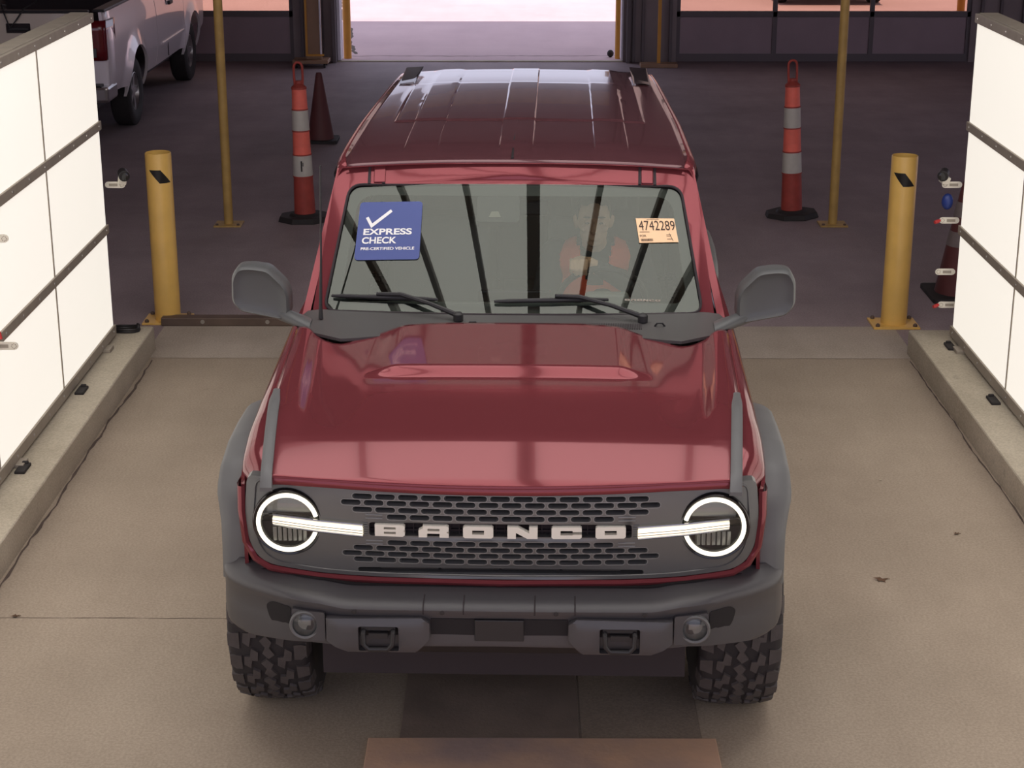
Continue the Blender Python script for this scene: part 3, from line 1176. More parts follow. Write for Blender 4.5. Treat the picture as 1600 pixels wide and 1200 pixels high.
# ------------------------------------------------------------------ headlights
for s in (-1, 1):
    cx, cz = s * .697, .967
    yb = gf(cx, cz, 0)[1]
    h = P(MB().lathe([(.106, .03), (.106, -.010), (.112, -.012), (.116, -.006), (.116, .012)], (cx, yb, cz), 'y', 48, caps=False), 'headlight', 'black_gloss')
    P(MB().lathe([(.104, .0), (.10, .04), (.07, .075), (.03, .085), (0, .085)], (cx, yb, cz), 'y', 40, caps=False), 'reflector_bowl', 'lamp_dark', h)
    # inner lamp units: upper projector, mid bezel, lower reflector
    b = MB()
    b.box((cx, yb + .035, cz + .045), (.15, .01, .055))
    P(b, 'upper_reflector', 'reflector', h, bevel=.006)
    b = MB()
    for k in range(7):
        b.box((cx - .05 + k * .0165, yb + .028, cz - .052), (.013, .02, .05), (0, 0, .3))
    P(b, 'lower_reflector', 'reflector', h, bevel=.002)
    P(MB().box((cx, yb + .02, cz + .005), (.19, .02, .028), (0, s * -.08, 0)), 'bezel_bar', 'black_gloss', h, bevel=.004)
    # ring of light, open where the bar leaves
    a0, a1 = math.radians(14), math.radians(346)
    if s > 0:
        a0, a1 = math.radians(194), math.radians(526)
    pts = [(cx + .096 * math.cos(a), yb - .010, cz + .096 * math.sin(a)) for a in lin(a0, a1, 60)]
    P(MB().tube(pts, .0074, 10), 'light_ring', 'drl', h)
    # bar
    x0, x1 = cx + s * .048, s * .447
    b = MB()
    pr = [(x0, .975, .014), ((x0 + x1) / 2, .962, .0155), (x1, .953, .0165)]
    vsx = []
    for x, z, r in pr:
        y = gf(x, z, 0)[1]
        vsx += [(x, y + .0, z - r), (x, y - .022, z - r * .75), (x, y - .026, z), (x, y - .022, z + r * .75), (x, y, z + r)]
    b.add(vsx, [(i * 5 + k, i * 5 + (k + 1) % 5, (i + 1) * 5 + (k + 1) % 5, (i + 1) * 5 + k) for i in range(2) for k in range(5)] + [(0, 1, 2, 3, 4), (10, 11, 12, 13, 14)])
    P(b, 'light_bar', 'drl_bar', h, smooth=20)
    fr = MB()
    ol = [(x, gf(x, z, 0)[1] - .012, z + q * (r + .003)) for q, seq in ((-1, pr), (1, pr[::-1])) for x, z, r in seq]
    fr.tube(ol, .004, 6, closed=True)
    P(fr, 'bar_surround', 'chrome', h)
    b = MB()
    for z in (-.004, .005):
        b.tube([(x, gf(x, zz, 0)[1] - .027, zz + z) for x, zz, r in pr], .0012, 5)
    P(b, 'bar_ribs', 'frame', h)
    P(MB().lathe([(.102, -.002), (.07, -.012), (0, -.016)], (cx, yb, cz), 'y', 40, caps=False), 'clear_lens', 'lens', h)

# ------------------------------------------------------------------ bumper
def yb_(ax):
    return interp([(0, -.868), (.5, -.866), (.58, -.858), (.66, -.838), (.76, -.775), (.86, -.690), (.92, -.620), (.952, -.560), (.962, -.44)], ax)


def bsec(x):
    ax = abs(x)
    yf = hermite([(0, -.868), (.3, -.868), (.54, -.862), (.66, -.835), (.78, -.765), (.88, -.680), (.935, -.600), (.96, -.50), (.968, -.42)], ax) if ax < .968 else -.42
    ztop = interp([(0, .732), (.50, .734), (.58, .748), (.75, .752), (.96, .735)], ax)
    zbot = interp([(0, .588), (.5, .585), (.62, .588), (.74, .570), (.85, .548), (.93, .552), (.97, .575)], ax)
    yback = max(yf + .10, -.60) if ax < .9 else yf + .12
    zb = ztop + interp([(0, .022), (.6, .022), (.8, .040), (.97, .038)], ax)
    return [(x, yback, zb), (x, yf + .05, ztop + .018), (x, yf + .012, ztop + .010), (x, yf, ztop - .004), (x, yf + .004, ztop - .020), (x, yf + .022, ztop - .04),
            (x, yf + .024, (ztop + zbot) / 2), (x, yf + .012, zbot + .022), (x, yf + .016, zbot + .008), (x, yf + .035, zbot), (x, yback, zbot + .01)]


xs = [-.968, -.965, -.96, -.95, -.935] + lin(-.92, .92, 60) + [.935, .95, .96, .965, .968]
b = MB()
sec = [bsec(x) for x in xs]
m_ = len(sec[0])
b.add([q for r in sec for q in r], [(i * m_ + k, i * m_ + (k + 1) % m_, (i + 1) * m_ + (k + 1) % m_, (i + 1) * m_ + k) for i in range(len(sec) - 1) for k in range(m_)]
      + [tuple(range(m_)), tuple((len(sec) - 1) * m_ + k for k in reversed(range(m_)))])
bump = P(b, 'front_bumper', 'bumper', smooth=50)
# rear wings of the bumper under the flares
# tow hook housings
for s in (-1, 1):
    o = [(.225, .63), (.272, .582), (.492, .582), (.545, .612), (.560, .622), (.560, .700), (.25, .704), (.225, .685)]
    rec = rrect(.325, .455, .588, .678, .006, 2)
    def tf(x, z, d, s=s):
        k = min(1, max(0, (x - .225) / .03), max(0, (.56 - x) / .03), max(0, (z - .582) / .02), max(0, (.704 - z) / .02))
        return (s * x, -.874 - .012 * k + .04 * d, z)
    t = P(plate(o, [rec], tf, True, .02, .015), 'tow_hook_cover', 'bumper', smooth=25)
    P(MB().b2(s * .325, s * .455, -.85, -.845, .585, .68), 'hook_recess', 'deep_black', t, smooth=0)
    hk = MB()
    zt, zb2 = .668, .604
    hk.tube([(s * (.39 - .048), -.862, zt), (s * (.39 - .048), -.895, zt - .012), (s * (.39 - .046), -.90, zb2 + .018), (s * (.39 - .030), -.90, zb2),
             (s * (.39 + .030), -.90, zb2), (s * (.39 + .046), -.90, zb2 + .018), (s * (.39 + .048), -.895, zt - .012), (s * (.39 + .048), -.862, zt)], .0085, 8)
    hk.box((s * .39, -.878, .648), (.062, .03, .018))
    hk.box((s * .39, -.870, .668), (.11, .02, .012))
    P(hk, 'tow_hook', 'black', t, smooth=40)
    # fog light pod
    bz = P(plate(rrect(.566, .678, .610, .712, .008, 2), [circ(.634, .662, .041, 24)], lambda x, z, d, s=s: (s * x, bsec(min(x, .67))[6][1] - .022 + .03 * d + 0 * z, z), True, .03), 'fog_light_bezel', 'bumper', smooth=30)
    yf = bsec(.634)[6][1] - .026
    P(MB().lathe([(.050, .012), (.050, -.002), (.046, -.006), (.040, -.002), (.040, .02)], (s * .634, yf, .662), 'y', 32, caps=False), 'fog_ring', 'body_black', bz)
    P(MB().lathe([(.040, -.001), (.02, -.010), (0, -.012)], (s * .634, yf + .004, .662), 'y', 28, caps=False), 'fog_lens', 'lens', bz)
    P(MB().lathe([(.040, .004), (.025, .02), (.0, .022)], (s * .634, yf, .662), 'y', 28, caps=False).box((s * .634, yf + .012, .668), (.04, .012, .02)), 'fog_reflector', 'reflector', bz)
    # dark air pocket outboard of the fog light
    b = MB()
    yp = lambda x: bsec(x)[6][1] - .0035
    o = roundpoly([(.684, .612), (.684, .706), (.752, .708), (.775, .69), (.765, .65), (.735, .612)], .012, 3)
    b = plate(o, [], lambda x, z, d, s=s: (s * x, yp(x) + .004 * d, z), True, .02)
    P(b, 'air_pocket', 'deep_black', bump, smooth=30)
# centre recess and its middle pad
P(MB().b2(-.222, .222, -.850, -.842, .617, .692), 'centre_recess', 'deep_black', bump, smooth=0)
P(MB().b2(-.080, .080, -.858, -.845, .617, .692), 'centre_pad', 'black', bump, smooth=0, bevel=.003)
b = MB()
for x in (-.245, -.115, .115, .245):
    b = MB()
    b.tube([(x, -.80, .7535), (x, -.855, .7455), (x, -.8685, .732), (x, -.865, .715)], .0022, 6)
    P(b, 'bumper_groove', 'dark_void', bump)
# black close-out strip between bumper and valance, also standing in for grille-overhang shade
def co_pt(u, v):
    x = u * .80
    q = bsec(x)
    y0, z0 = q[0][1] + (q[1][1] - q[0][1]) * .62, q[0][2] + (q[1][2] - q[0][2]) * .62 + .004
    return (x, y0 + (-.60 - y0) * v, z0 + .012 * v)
P(MB().grid(co_pt, lin(-1, 1, 40), lin(0, 1, 4)), 'bumper_closeout_shade', 'deep_black', bump, smooth=60)
# parking sensors
for x in (-.46, -.18, .18, .46):
    P(MB().lathe([(.008, 0), (.008, -.002), (0, -.003)], (x * 1.02, -.867, .722), 'y', 12), 'parking_sensor', 'black', bump)
# skid plate and underbody
sk = plate([(-.56, .56), (-.52, .585), (.52, .585), (.56, .56), (.50, .49), (-.50, .49)], [], lambda x, z, d: (x, -.80 + (.585 - z) * 1.2 + .01 * d, z), True, .08)
P(sk, 'skid_plate', 'black', smooth=30)
ch = MB().b2(-.64, .64, -.42, 3.5, .27, .50).b2(-.50, .50, -.60, -.2, .56, 1.05).b2(-.60, .60, -.2, .62, .40, 1.12)
P(ch, 'chassis', 'dark_void', smooth=0)
P(MB().tube([(-.80, 0, .43), (.80, 0, .43)], .05, 12).tube([(-.80, 2.95, .43), (.80, 2.95, .43)], .05, 12), 'axle', 'dark_void')
# filler between valance and bumper
P(MB().b2(-.84, .84, -.66, -.50, .66, .765), 'bumper_filler', 'black', smooth=0)
for s in (-1, 1):
    f = MB()
    f.grid(lambda u, v: (s * (.60 + .30 * v), .53 * math.cos(u), .48 + .55 * math.sin(u)), lin(0, PI, 16), [0, 1])
    P(f, 'wheel_liner', 'dark_void', smooth=60)

# ------------------------------------------------------------------ wheels
def make_wheel():
    R, W = .43, .290
    hub = MB()
    hub.lathe([(.205, -.11), (.215, -.10), (.215, .10), (.225, .115), (.21, .12), (.195, .10), (.19, .04), (.06, .055), (.05, .08), (0, .08)], (0, 0, 0), 'x', 36)
    hub.lathe([(.06, .05), (.06, .10), (.045, .11), (0, .11)], (0, 0, 0), 'x', 20)
    for k in range(6):
        a = 2 * PI * k / 6
        hub.box((.062, .125 * math.cos(a), .125 * math.sin(a)), (.035, .15, .045), (a, 0, 0))
    wh = hub.build('wheel', M['rim'], None, 30)
    t = MB()
    prof = [(.215, -.105), (.235, -.125), (.33, -.148), (.385, -.145), (.408, -.132), (.418, -.115), (.420, 0), (.418, .115), (.408, .132), (.385, .145), (.33, .148), (.235, .125), (.215, .105)]
    t.lathe(prof, (0, 0, 0), 'x', 64, closed=True)
    ty = t.build('tire', M['tyre_base'], wh, 40)
    tr = MB()
    N = 27
    Z = [(-1.05, -.45), (-.2, -.78), (.12, -.2), (1.0, -.42), (1.05, .45), (.2, .78), (-.12, .2), (-1.0, .42)]
    def put(poly, u0, v0, su, sv, h=.013, rot=0):
        c, s2 = math.cos(rot), math.sin(rot)
        def mp(p, d, q=1.0):
            u = u0 + (p[0] * c - p[1] * s2) * su * q
            v = v0 + (p[0] * s2 + p[1] * c) * sv * q
            r = R - .016 * (abs(v) / .14) ** 3 - (h + .006) * d
            a = u / R
            return (v, -r * math.cos(a), r * math.sin(a))
        tr.prism(poly, lambda a_, b_: mp((a_, b_), 0, .94), lambda a_, b_: mp((a_, b_), 1))
    circ_ = 2 * PI * R
    for k in range(N):
        u = circ_ * k / N
        du = circ_ / N
        put(Z, u, -.060, .046, .032, rot=.5)
        put(Z, u + du * .5, 0, .046, .032, rot=-.5)
        put(Z, u, .060, .046, .032, rot=.5)
        for s in (-1, 1):
            o = [(-.9, -1), (.8, -1), (.9, .2), (.5, 1), (-.7, 1), (-.9, .1)] if k % 2 else [(-.9, -1), (.9, -1), (.7, 1), (-.6, 1)]
            o = [(p[0], p[1] * s) for p in o]
            put(o, u + du * .25 * s, s * (.116 if k % 2 else .120), du * .40, .023, .016)
            # lug running on to the sidewall
            a = (u + du * .25 * s) / R
            hw = du * .36 / R
            ww = []
            for (rr, vv) in ((.408, .138), (.368, .150), (.368, .140), (.405, .128)):
                ww.append((rr, vv))
            vsx = [(s * vv, -rr * math.cos(a + q * hw), rr * math.sin(a + q * hw)) for q in (-1, 1) for rr, vv in ww]
            if k % 2:
                tr.add(vsx, [(0, 1, 2, 3), (7, 6, 5, 4), (0, 4, 5, 1), (1, 5, 6, 2), (2, 6, 7, 3), (3, 7, 4, 0)])
    tr.build('tread', M['tyre'], ty, 0)
    return wh


w0 = make_wheel()
wheels = [w0]
for i in range(4):
    wheels.append(copy_tree(w0))
for o, (x, y, z, rz) in zip(wheels, ((-.838, 0, .427, PI), (.838, 0, .427, 0), (-.838, 2.95, .427, PI), (.838, 2.95, .427, 0), (0, 3.92, .95, PI / 2))):
    o.parent = car
    o.location = (x, y, z)
    o.rotation_euler = (random.random() if z < .9 else 0, 0, rz)
    if z < .9:
        o.rotation_euler = (random.uniform(0, .3), 0, rz)
wheels[4]['label'] = 'spare wheel on the tailgate'

# ------------------------------------------------------------------ flares
def flare(s, yc, front):
    path = [(-.565, .70), (-.545, .86), (-.48, .955), (-.36, 1.035), (-.2, 1.068), (0, 1.072), (.2, 1.062), (.36, 1.02), (.50, .93), (.575, .80), (.61, .62), (.62, .50)]
    path2 = []
    for i in range(len(path) - 1):
        for k in range(4):
            t = k / 4
            path2.append((path[i][0] + (path[i + 1][0] - path[i][0]) * t, path[i][1] + (path[i + 1][1] - path[i][1]) * t))
    path2.append(path[-1])
    b = MB()
    sec = []
    n = len(path2)
    for i, (y, z) in enumerate(path2):
        a = path2[max(0, i - 2)]
        c = path2[min(n - 1, i + 2)]
        nr = Vector((-(c[1] - a[1]), c[0] - a[0])).normalized()   # outward from the wheel
        xi = .868
        xout = .985 - .03 * sm(.35, .6, y) - .030 * sm(-.42, -.56, y)
        def q(x, d):
            return (s * x, yc + y + nr.x * d, z + nr.y * d)
        th = .052
        sec.append([q(xi, .016), q(xi + .05, .016), q(xout - .02, .004), q(xout - .004, -.010), q(xout, -.03), q(xout - .004, -th), q(xout - .03, -th - .01), q(xi, -th)])
    m2 = 8
    b.add([v for r in sec for v in r], [(i * m2 + k, i * m2 + (k + 1) % m2, (i + 1) * m2 + (k + 1) % m2, (i + 1) * m2 + k) for i in range(n - 1) for k in range(m2)]
          + [tuple(range(m2)), tuple((n - 1) * m2 + k for k in reversed(range(m2)))])
    return P(b, 'fender_flare', 'body_black', smooth=50)


for s in (-1, 1):
    flare(s, 0, True)
    flare(s, 2.95, False)

# ------------------------------------------------------------------ doors, rear body
for s in (-1, 1):
    def xs_(z):
        return .897 - .03 * max(0, (.80 - z) / .35) ** 2 - .012 * max(0, (z - 1.08) / .15) ** 2
    def sd(y, z, d, s=s):
        return (s * (min(xs_(z), xo(y)) - .02 * d), y, z)
    dl = []
    for nm, o in (('front_door', [(.806, .47), (1.86, .47), (1.86, 1.215), (.806, 1.200)]),
                  ('rear_door', [(1.868, .47), (2.45, .47), (2.56, .62), (2.64, .90), (2.64, 1.222), (1.868, 1.217)])):
        d_ = P(plate(roundpoly(o, .03, 3), [], sd, True, .08), nm, 'paint', smooth=40)
        yh = o[1][0] - .12 if nm == 'front_door' else 2.52
        P(MB().box((s * .905, yh, 1.10), (.03, .17, .028)), 'door_handle', 'paint', d_, bevel=.008)
    arch = [(2.36, .47), (2.46, .80), (2.62, .97), (2.82, 1.03), (3.08, 1.03), (3.30, .96), (3.44, .82), (3.50, .52)]
    q_ = [(2.648, 1.222), (2.648, .985), (2.82, 1.03), (3.08, 1.03), (3.30, .96), (3.44, .82), (3.50, .52), (3.70, .55), (3.70, 1.222)]
    P(plate(q_, [], sd, True, .07), 'quarter_panel', 'paint', smooth=40)
    P(MB().b2(s * .80, s * .90, .62, 2.34, .40, .47), 'side_step', 'body_black', smooth=0, bevel=.012)
    # greenhouse
    def gx(z):
        return .885 - .125 * sm(1.2, 1.80, z) ** .8 if z > 1.2 else .885
    def gh(y, z, d, s=s):
        tap = interp([(.8, 0), (2, 0), (3.65, .075)], y)
        return (s * (.862 - .125 * (z - 1.21) / .57 - tap * (z - 1.21) / .57 - .03 * d), y, z)
    o = [(.815, 1.20), (3.66, 1.20), (3.60, 1.79), (1.20, 1.765)]
    def hole(y0, y1, y0t, y1t):
        return roundpoly([(y0, 1.235), (y1, 1.235), (y1t, 1.70), (y0t, 1.70)], .035, 4)
    hs = [hole(.93, 1.80, 1.22, 1.80), hole(1.90, 2.60, 1.90, 2.60), hole(2.70, 3.50, 2.70, 3.46)]
    P(plate(o, hs, gh, True, .07, .05), 'upper_body_side', 'paint', smooth=30)
    for h_ in hs:
        P(plate(h_, [], lambda y, z, d, s=s: (gh(y, z, .5)[0], y, z), False, .15), 'side_window', 'tint', smooth=0)
for s in (-1, 1):
    def gi2(y, z, d, s=s):
        tap = interp([(.8, 0), (2, 0), (3.65, .075)], y)
        return (s * (.827 - .125 * (z - 1.21) / .57 - tap * (z - 1.21) / .57 - .006 * d), y, z)
    P(plate([(1.0, 1.21), (3.60, 1.21), (3.55, 1.76), (1.24, 1.75)], [hole(.96, 1.80, 1.25, 1.80), hole(1.90, 2.60, 1.90, 2.60), hole(2.70, 3.50, 2.70, 3.46)], gi2, True, .1), 'inner_window_trim', 'interior', smooth=30)
    P(MB().b2(s * .80, s * .815, .90, 3.60, .52, 1.215), 'inner_door_trim', 'interior', smooth=0)
P(MB().b2(-.80, .80, 3.60, 3.62, .52, 1.27), 'inner_tailgate_trim', 'interior', smooth=0)
P(plate(rrect(-.79, .79, 1.22, 1.78, .05), [rrect(-.65, .65, 1.29, 1.71, .06)], lambda x, z, d: (x * (1 - .17 * (z - 1.2) / .6), 3.635 - .08 * (z - 1.2) + .005 * d, z), True, .1), 'inner_rear_trim', 'interior')
# tailgate
tg = P(MB().b2(-.84, .84, 3.64, 3.72, .55, 1.24), 'tailgate', 'paint', smooth=0, bevel=.02)
P(plate(rrect(-.80, .80, 1.20, 1.80, .05), [rrect(-.66, .66, 1.28, 1.72, .06)], lambda x, z, d: (x * (1 - .17 * (z - 1.2) / .6), 3.66 - .08 * (z - 1.2) + .03 * d, z), True, .1), 'rear_window_frame', 'paint', tg)
P(plate(rrect(-.66, .66, 1.28, 1.72, .06), [], lambda x, z, d: (x * (1 - .17 * (z - 1.2) / .6), 3.675 - .08 * (z - 1.2), z), False, .2), 'rear_window', 'tint', tg, smooth=0)
for s in (-1, 1):
    P(MB().b2(s * .74, s * .84, 3.70, 3.735, .95, 1.22), 'tail_light', 'redlens', smooth=0, bevel=.01)
P(MB().b2(-.86, .86, 3.66, 3.84, .50, .66), 'rear_bumper', 'bumper', smooth=0, bevel=.02)

# ------------------------------------------------------------------ windshield frame and glass
# plane through (0,.80,1.27) and (0,1.183,1.792)
SL = math.hypot(.383, .522)
ey, ez = .383 / SL, .522 / SL


def wf_(x, t, d):
    """x across, t metres up the slope, d metres outward (towards the viewer)"""
    cv = .028 * (1 - (x / .75) ** 2)     # slight bow
    dd = d + cv
    return (x, .80 + ey * t - ez * dd + .022, 1.27 + ez * t + ey * dd - .010)


def tz(z):
    return (z - 1.27) / ez


fo = [(-.812, .0), (-.765, .42), (-.752, .545), (-.715, .640), (.715, .640), (.752, .545), (.765, .42), (.812, .0), (.775, -.055), (-.775, -.055)]
gi = roundpoly([(-.766, -.006), (-.684, .548), (.684, .548), (.766, -.006), (.5, -.022), (.2, -.03), (-.2, -.03), (-.5, -.022)], .055, 6)
fr = P(plate(fo, [gi], lambda x, t, d: wf_(x, t, .006 - .05 * d - .012 * sm(.68, .8, abs(x))), True, .05, .03), 'windshield_frame', 'paint', smooth=45)
ws = P(plate(gi, [], lambda x, t, d: wf_(x, t, -.004), False, .05, .04), 'windshield', 'windshield', smooth=80)
gasket = MB().tube([wf_(x, t, .0035) for x, t in gi], .0055, 6, closed=True)
P(gasket, 'glass_gasket', 'dark_void', ws)
gin = roundpoly([(-.705, .035), (-.645, .505), (.645, .505), (.705, .035)], .07, 6)
P(plate(gi, [gin], lambda x, t, d: wf_(x, t, -.012), False, .05, .03), 'black_border', 'frit', ws, smooth=80)
b = MB()
for x in (-.603, -.543, .515, .577):
    b = MB()
    b.prism([(x - .006, .550), (x + .006, .550), (x + .006 * .8, .640), (x - .006 * .8, .640)], lambda a, t: wf_(a, t, .010), lambda a, t: wf_(a, t, .0))
    P(b, 'header_slot', 'dark_void', fr, smooth=0)
b = MB()
for s in (-1, 1):
    x = s * .56 if s < 0 else .546
    b = MB()
    b.prism([(x - .024, .553), (x + .024, .553), (x + .024, .63), (x - .024, .63)], lambda a, t: wf_(a, t, .013), lambda a, t: wf_(a, t, .0))
    P(b, 'header_tab', 'paint', fr, smooth=0, bevel=.003)

# camera housing and mirror behind the glass
P(plate(roundpoly([(-.155, .50), (.02, .50), (.02, .385), (-.155, .385)], .012), [], lambda x, t, d: wf_(x, t, -.02 - .05 * d), True, .1), 'camera_housing', 'black', ws, smooth=0)
P(plate([(-.105, .405), (-.055, .405), (-.066, .43), (-.094, .43)], [], lambda x, t, d: wf_(x, t, -.016 - .004 * d), True, .1), 'camera_window', 'frame', ws, smooth=0)
P(MB().box((0.02, 1.20, 1.60), (.24, .03, .065)), 'interior_mirror', 'black', bevel=.012)

# stickers
def st_map(q, off=.0):
    """q: four corners (u,t) tl,tr,br,bl -> mapper of the unit square (v up)"""
    def f(u, v, d=0):
        top = Vector(q[0]).lerp(Vector(q[1]), u)
        bot = Vector(q[3]).lerp(Vector(q[2]), u)
        p = bot.lerp(top, v)
        return wf_(p.x, p.y, off + (d if isinstance(d, float) else 0))
    return f


tl = (1.649 - 1.27) / ez
qb = [(-.636, .468), (-.378, .468), (-.385, .211), (-.652, .211)]
fm = st_map(qb, .001)
st1 = P(plate(rrect(0, 1, 0, 1, .055, 4), [], lambda u, v, d: fm(u, v, 0.0012 - .0012 * d), True, .12), 'check_sticker', 'blue', smooth=0)
st1['label'] = 'blue windshield sticker with a white tick'
fl_ = lambda u, v, d: fm(u, v, .0022 + d * .0)
P(plate([(.115, .72), (.155, .745), (.225, .625), (.50, .865), (.53, .825), (.215, .545)][::1], [], lambda u, v, d: fm(u, v, .0026 - .001 * d), True, .1), 'tick_mark', 'white', st1, smooth=0)


def word(body, rect, mapper, m, parent, bold=.02, nm='lettering', sx=1):
    me = text_mesh(body, 1.0, 1, bold, 1.0, .0)
    fit_text(me, rect[0], rect[1], rect[2], rect[3], lambda u, v, d: mapper(u, v, .0026))
    return link(nm, me, M[m], parent)


word('EXPRESS', (.10, .86, .425, .535), fm, 'white', st1, .028)
word('CHECK', (.09, .63, .275, .39), fm, 'white', st1, .028)
word('PRE-CERTIFIED VEHICLE', (.085, .915, .165, .215), fm, 'white', st1, .022)
qt = [(.497, .400), (.655, .404), (.672, .300), (.512, .292)]
fm2 = st_map(qt, .001)
st2 = P(plate([(0, 0), (1, 0), (1, 1), (0, 1)], [], lambda u, v, d: fm2(u, v, .0012 - .0012 * d), True, .3), 'number_tag', 'peach', smooth=0)
st2['label'] = 'peach paper tag with the number 4742289'
word('4742289', (.05, .98, .50, .90), fm2, 'ink', st2, .0)
word('FOR', (.04, .20, .23, .32), fm2, 'ink', st2, .004)
b = MB()
x = .05
random.seed(3)
while x < .36:
    ww = random.choice((.004, .008, .012))
    b.add([fm2(x, .06, .0026), fm2(x + ww, .06, .0026), fm2(x + ww, .16, .0026), fm2(x, .16, .0026)], [(0, 1, 2, 3)])
    x += ww + random.choice((.005, .009))
P(b, 'barcode', 'ink', st2, smooth=0)
for (x0, x1, z) in ((.05, .30, .43), (.28, .60, .945), (.72, .84, .30), (.72, .82, .24), (.72, .85, .12)):
    b = MB()
    b.add([fm2(x0, z, .0026), fm2(x1, z, .0026), fm2(x1, z + .018, .0026), fm2(x0, z + .018, .0026)], [(0, 1, 2, 3)])
    P(b, 'print_line', 'ink', st2, smooth=0)
b = MB()
b.add([fm2(.86, .05, .0026), fm2(.875, .05, .0026), fm2(.80, .40, .0026), fm2(.795, .38, .0026)], [(0, 1, 2, 3)])
P(b, 'pen_stroke', 'ink', st2, smooth=0)
# small name decal low on the glass
LW, LH = .020, .008
def ld(u, v, d):
    return wf_(u, .040 + v, -.0025 + .0005 * (1 - d))
block_word(ld, list(zip('BRONCO', [.452 + .0245 * k for k in range(6)])), ws, 'frame', .05, 'glass_decal')

# ------------------------------------------------------------------ cowl
def cowl_z(x, y):
    return 1.222 + .10 * (y - .55) * sm(.45, .85, y) + .012 - .02 * sm(.75, .95, abs(x))


co = [(-.79, .82), (-.40, .80), (0, .79), (.40, .80), (.79, .82), (.83, .82), (.87, .74), (.83, .64), (.775, .575), (.66, .495), (.59, .51), (.50, .54), (.25, .56), (0, .57),
      (-.25, .56), (-.50, .54), (-.59, .51), (-.66, .495), (-.775, .575), (-.83, .64), (-.87, .74), (-.83, .82)]
vent = None
cw = P(plate(co, [], lambda x, y, d: (x, y, cowl_z(x, y) - .012 * d), True, .04, .03), 'cowl', 'cowl', smooth=40)
b = MB()
for k in range(96):
    x = -.135 + k * .0068
    b.box((x, .665, cowl_z(x, .665) + .001), (.0028, .055, .006), (.11, 0, 0))
P(b, 'cowl_slats', 'dark_void', cw, smooth=0)
P(MB().lathe([(.014, 0), (.012, .006), (0, .008)], (.25, .66, cowl_z(.25, .66) + .003), 'z', 14), 'cowl_clip', 'body_black', cw)
for x in (-.155, .585):
    P(MB().tube([(x - .02, .675, cowl_z(x, .67)), (x - .01, .67, cowl_z(x, .67) + .014), (x + .01, .67, cowl_z(x, .67) + .014), (x + .02, .675, cowl_z(x, .67))], .004, 6), 'washer_nozzle', 'black', cw)

# ------------------------------------------------------------------ wipers
def wp(x, t, d):
    return wf_(x, t, d)


for (x0, t0, x1, t1, ax, at, px, py) in ((-.735, .052, -.302, .030, -.45, .046, -.215, .715), (-.075, .022, .385, .036, .27, .038, .520, .715)):
    b = MB()
    pts = [wp(x0 + (x1 - x0) * k / 8, t0 + (t1 - t0) * k / 8, .016) for k in range(9)]
    b.tube(pts, [.006, .009, .009, .010, .011, .010, .009, .009, .006], 8)
    wi = P(b, 'wiper_blade', 'black')
    b = MB()
    a = wp(ax - .10, at + .006, .028)
    c = wp(ax, at, .034)
    e = (px, py, cowl_z(px, py) + .022)
    b.tube([a, c, ((c[0] + e[0]) / 2, (c[1] + e[1]) / 2, (c[2] + e[2]) / 2 + .006), e], [.008, .010, .009, .012], 8)
    b.lathe([(.02, -.02), (.02, .006), (.012, .014), (0, .014)], e, 'z', 14)
    P(b, 'wiper_arm', 'black', wi)

# antenna
P(MB().tube([(-.765, .72, 1.25), (-.765, .722, 1.30), (-.758, .735, 1.50), (-.752, .76, 1.855)], [.010, .007, .0042, .0034], 8).ball((-.752, .76, 1.858), .005, 8), 'antenna', 'black')

# ------------------------------------------------------------------ mirrors
for s in (-1, 1):
    o = [(1.125, 1.43), (1.100, 1.474), (1.05, 1.478), (.975, 1.468), (.908, 1.400), (.893, 1.36), (.893, 1.28), (.915, 1.252), (1.095, 1.288), (1.128, 1.33)]
    o = roundpoly(o, .022, 4)
    cx = sum(p[0] for p in o) / len(o)
    cz = sum(p[1] for p in o) / len(o)
    b = MB()
    lay = [(.025, .62), (.008, .80), (0.0, .90), (.012, .965), (.035, 1.0), (.10, 1.0), (.115, .97)]
    n = len(o)
    vsx = []
    for dy, k in lay:
        vsx += [(s * (cx + (x - cx) * k), .735 + dy - (.012 if k < .7 else 0), cz - .022 + (z - cz) * k) for x, z in o]
    fs = [(i * n + k, i * n + (k + 1) % n, (i + 1) * n + (k + 1) % n, (i + 1) * n + k) for i in range(len(lay) - 1) for k in range(n)]
    fs += [tuple(range(n)), tuple((len(lay) - 1) * n + k for k in range(n))]
    b.add(vsx, fs)
    mi = P(b, 'side_mirror', 'mirror_shell', smooth=40)
    o2 = [(cx + (x - cx) * .9, cz - .022 + (z - cz) * .9) for x, z in o]
    P(MB().prism(o2, lambda x, z: (s * x, .852, z), lambda x, z: (s * x, .849, z)), 'mirror_glass', 'chrome', mi, smooth=0)
    b = MB()
    sec = []
    for (x, y, z, hy, hz) in ((.80, .70, 1.225, .075, .022), (.86, .735, 1.238, .055, .026), (.93, .775, 1.252, .038, .028), (.965, .79, 1.264, .032, .030)):
        sec.append([(s * x, y + hy * math.cos(a), z + hz * math.sin(a)) for a in [2 * PI * k / 10 for k in range(10)]])
    b.add([q for r in sec for q in r], [(i * 10 + k, i * 10 + (k + 1) % 10, (i + 1) * 10 + (k + 1) % 10, (i + 1) * 10 + k) for i in range(3) for k in range(10)] + [tuple(range(10)), tuple(30 + k for k in range(10))])
    P(b, 'mirror_arm', 'mirror_shell', mi, smooth=50)

# ------------------------------------------------------------------ roof
def rx(y):
    return interp([(1.16, .695), (1.30, .718), (2.0, .712), (3.62, .665)], y)


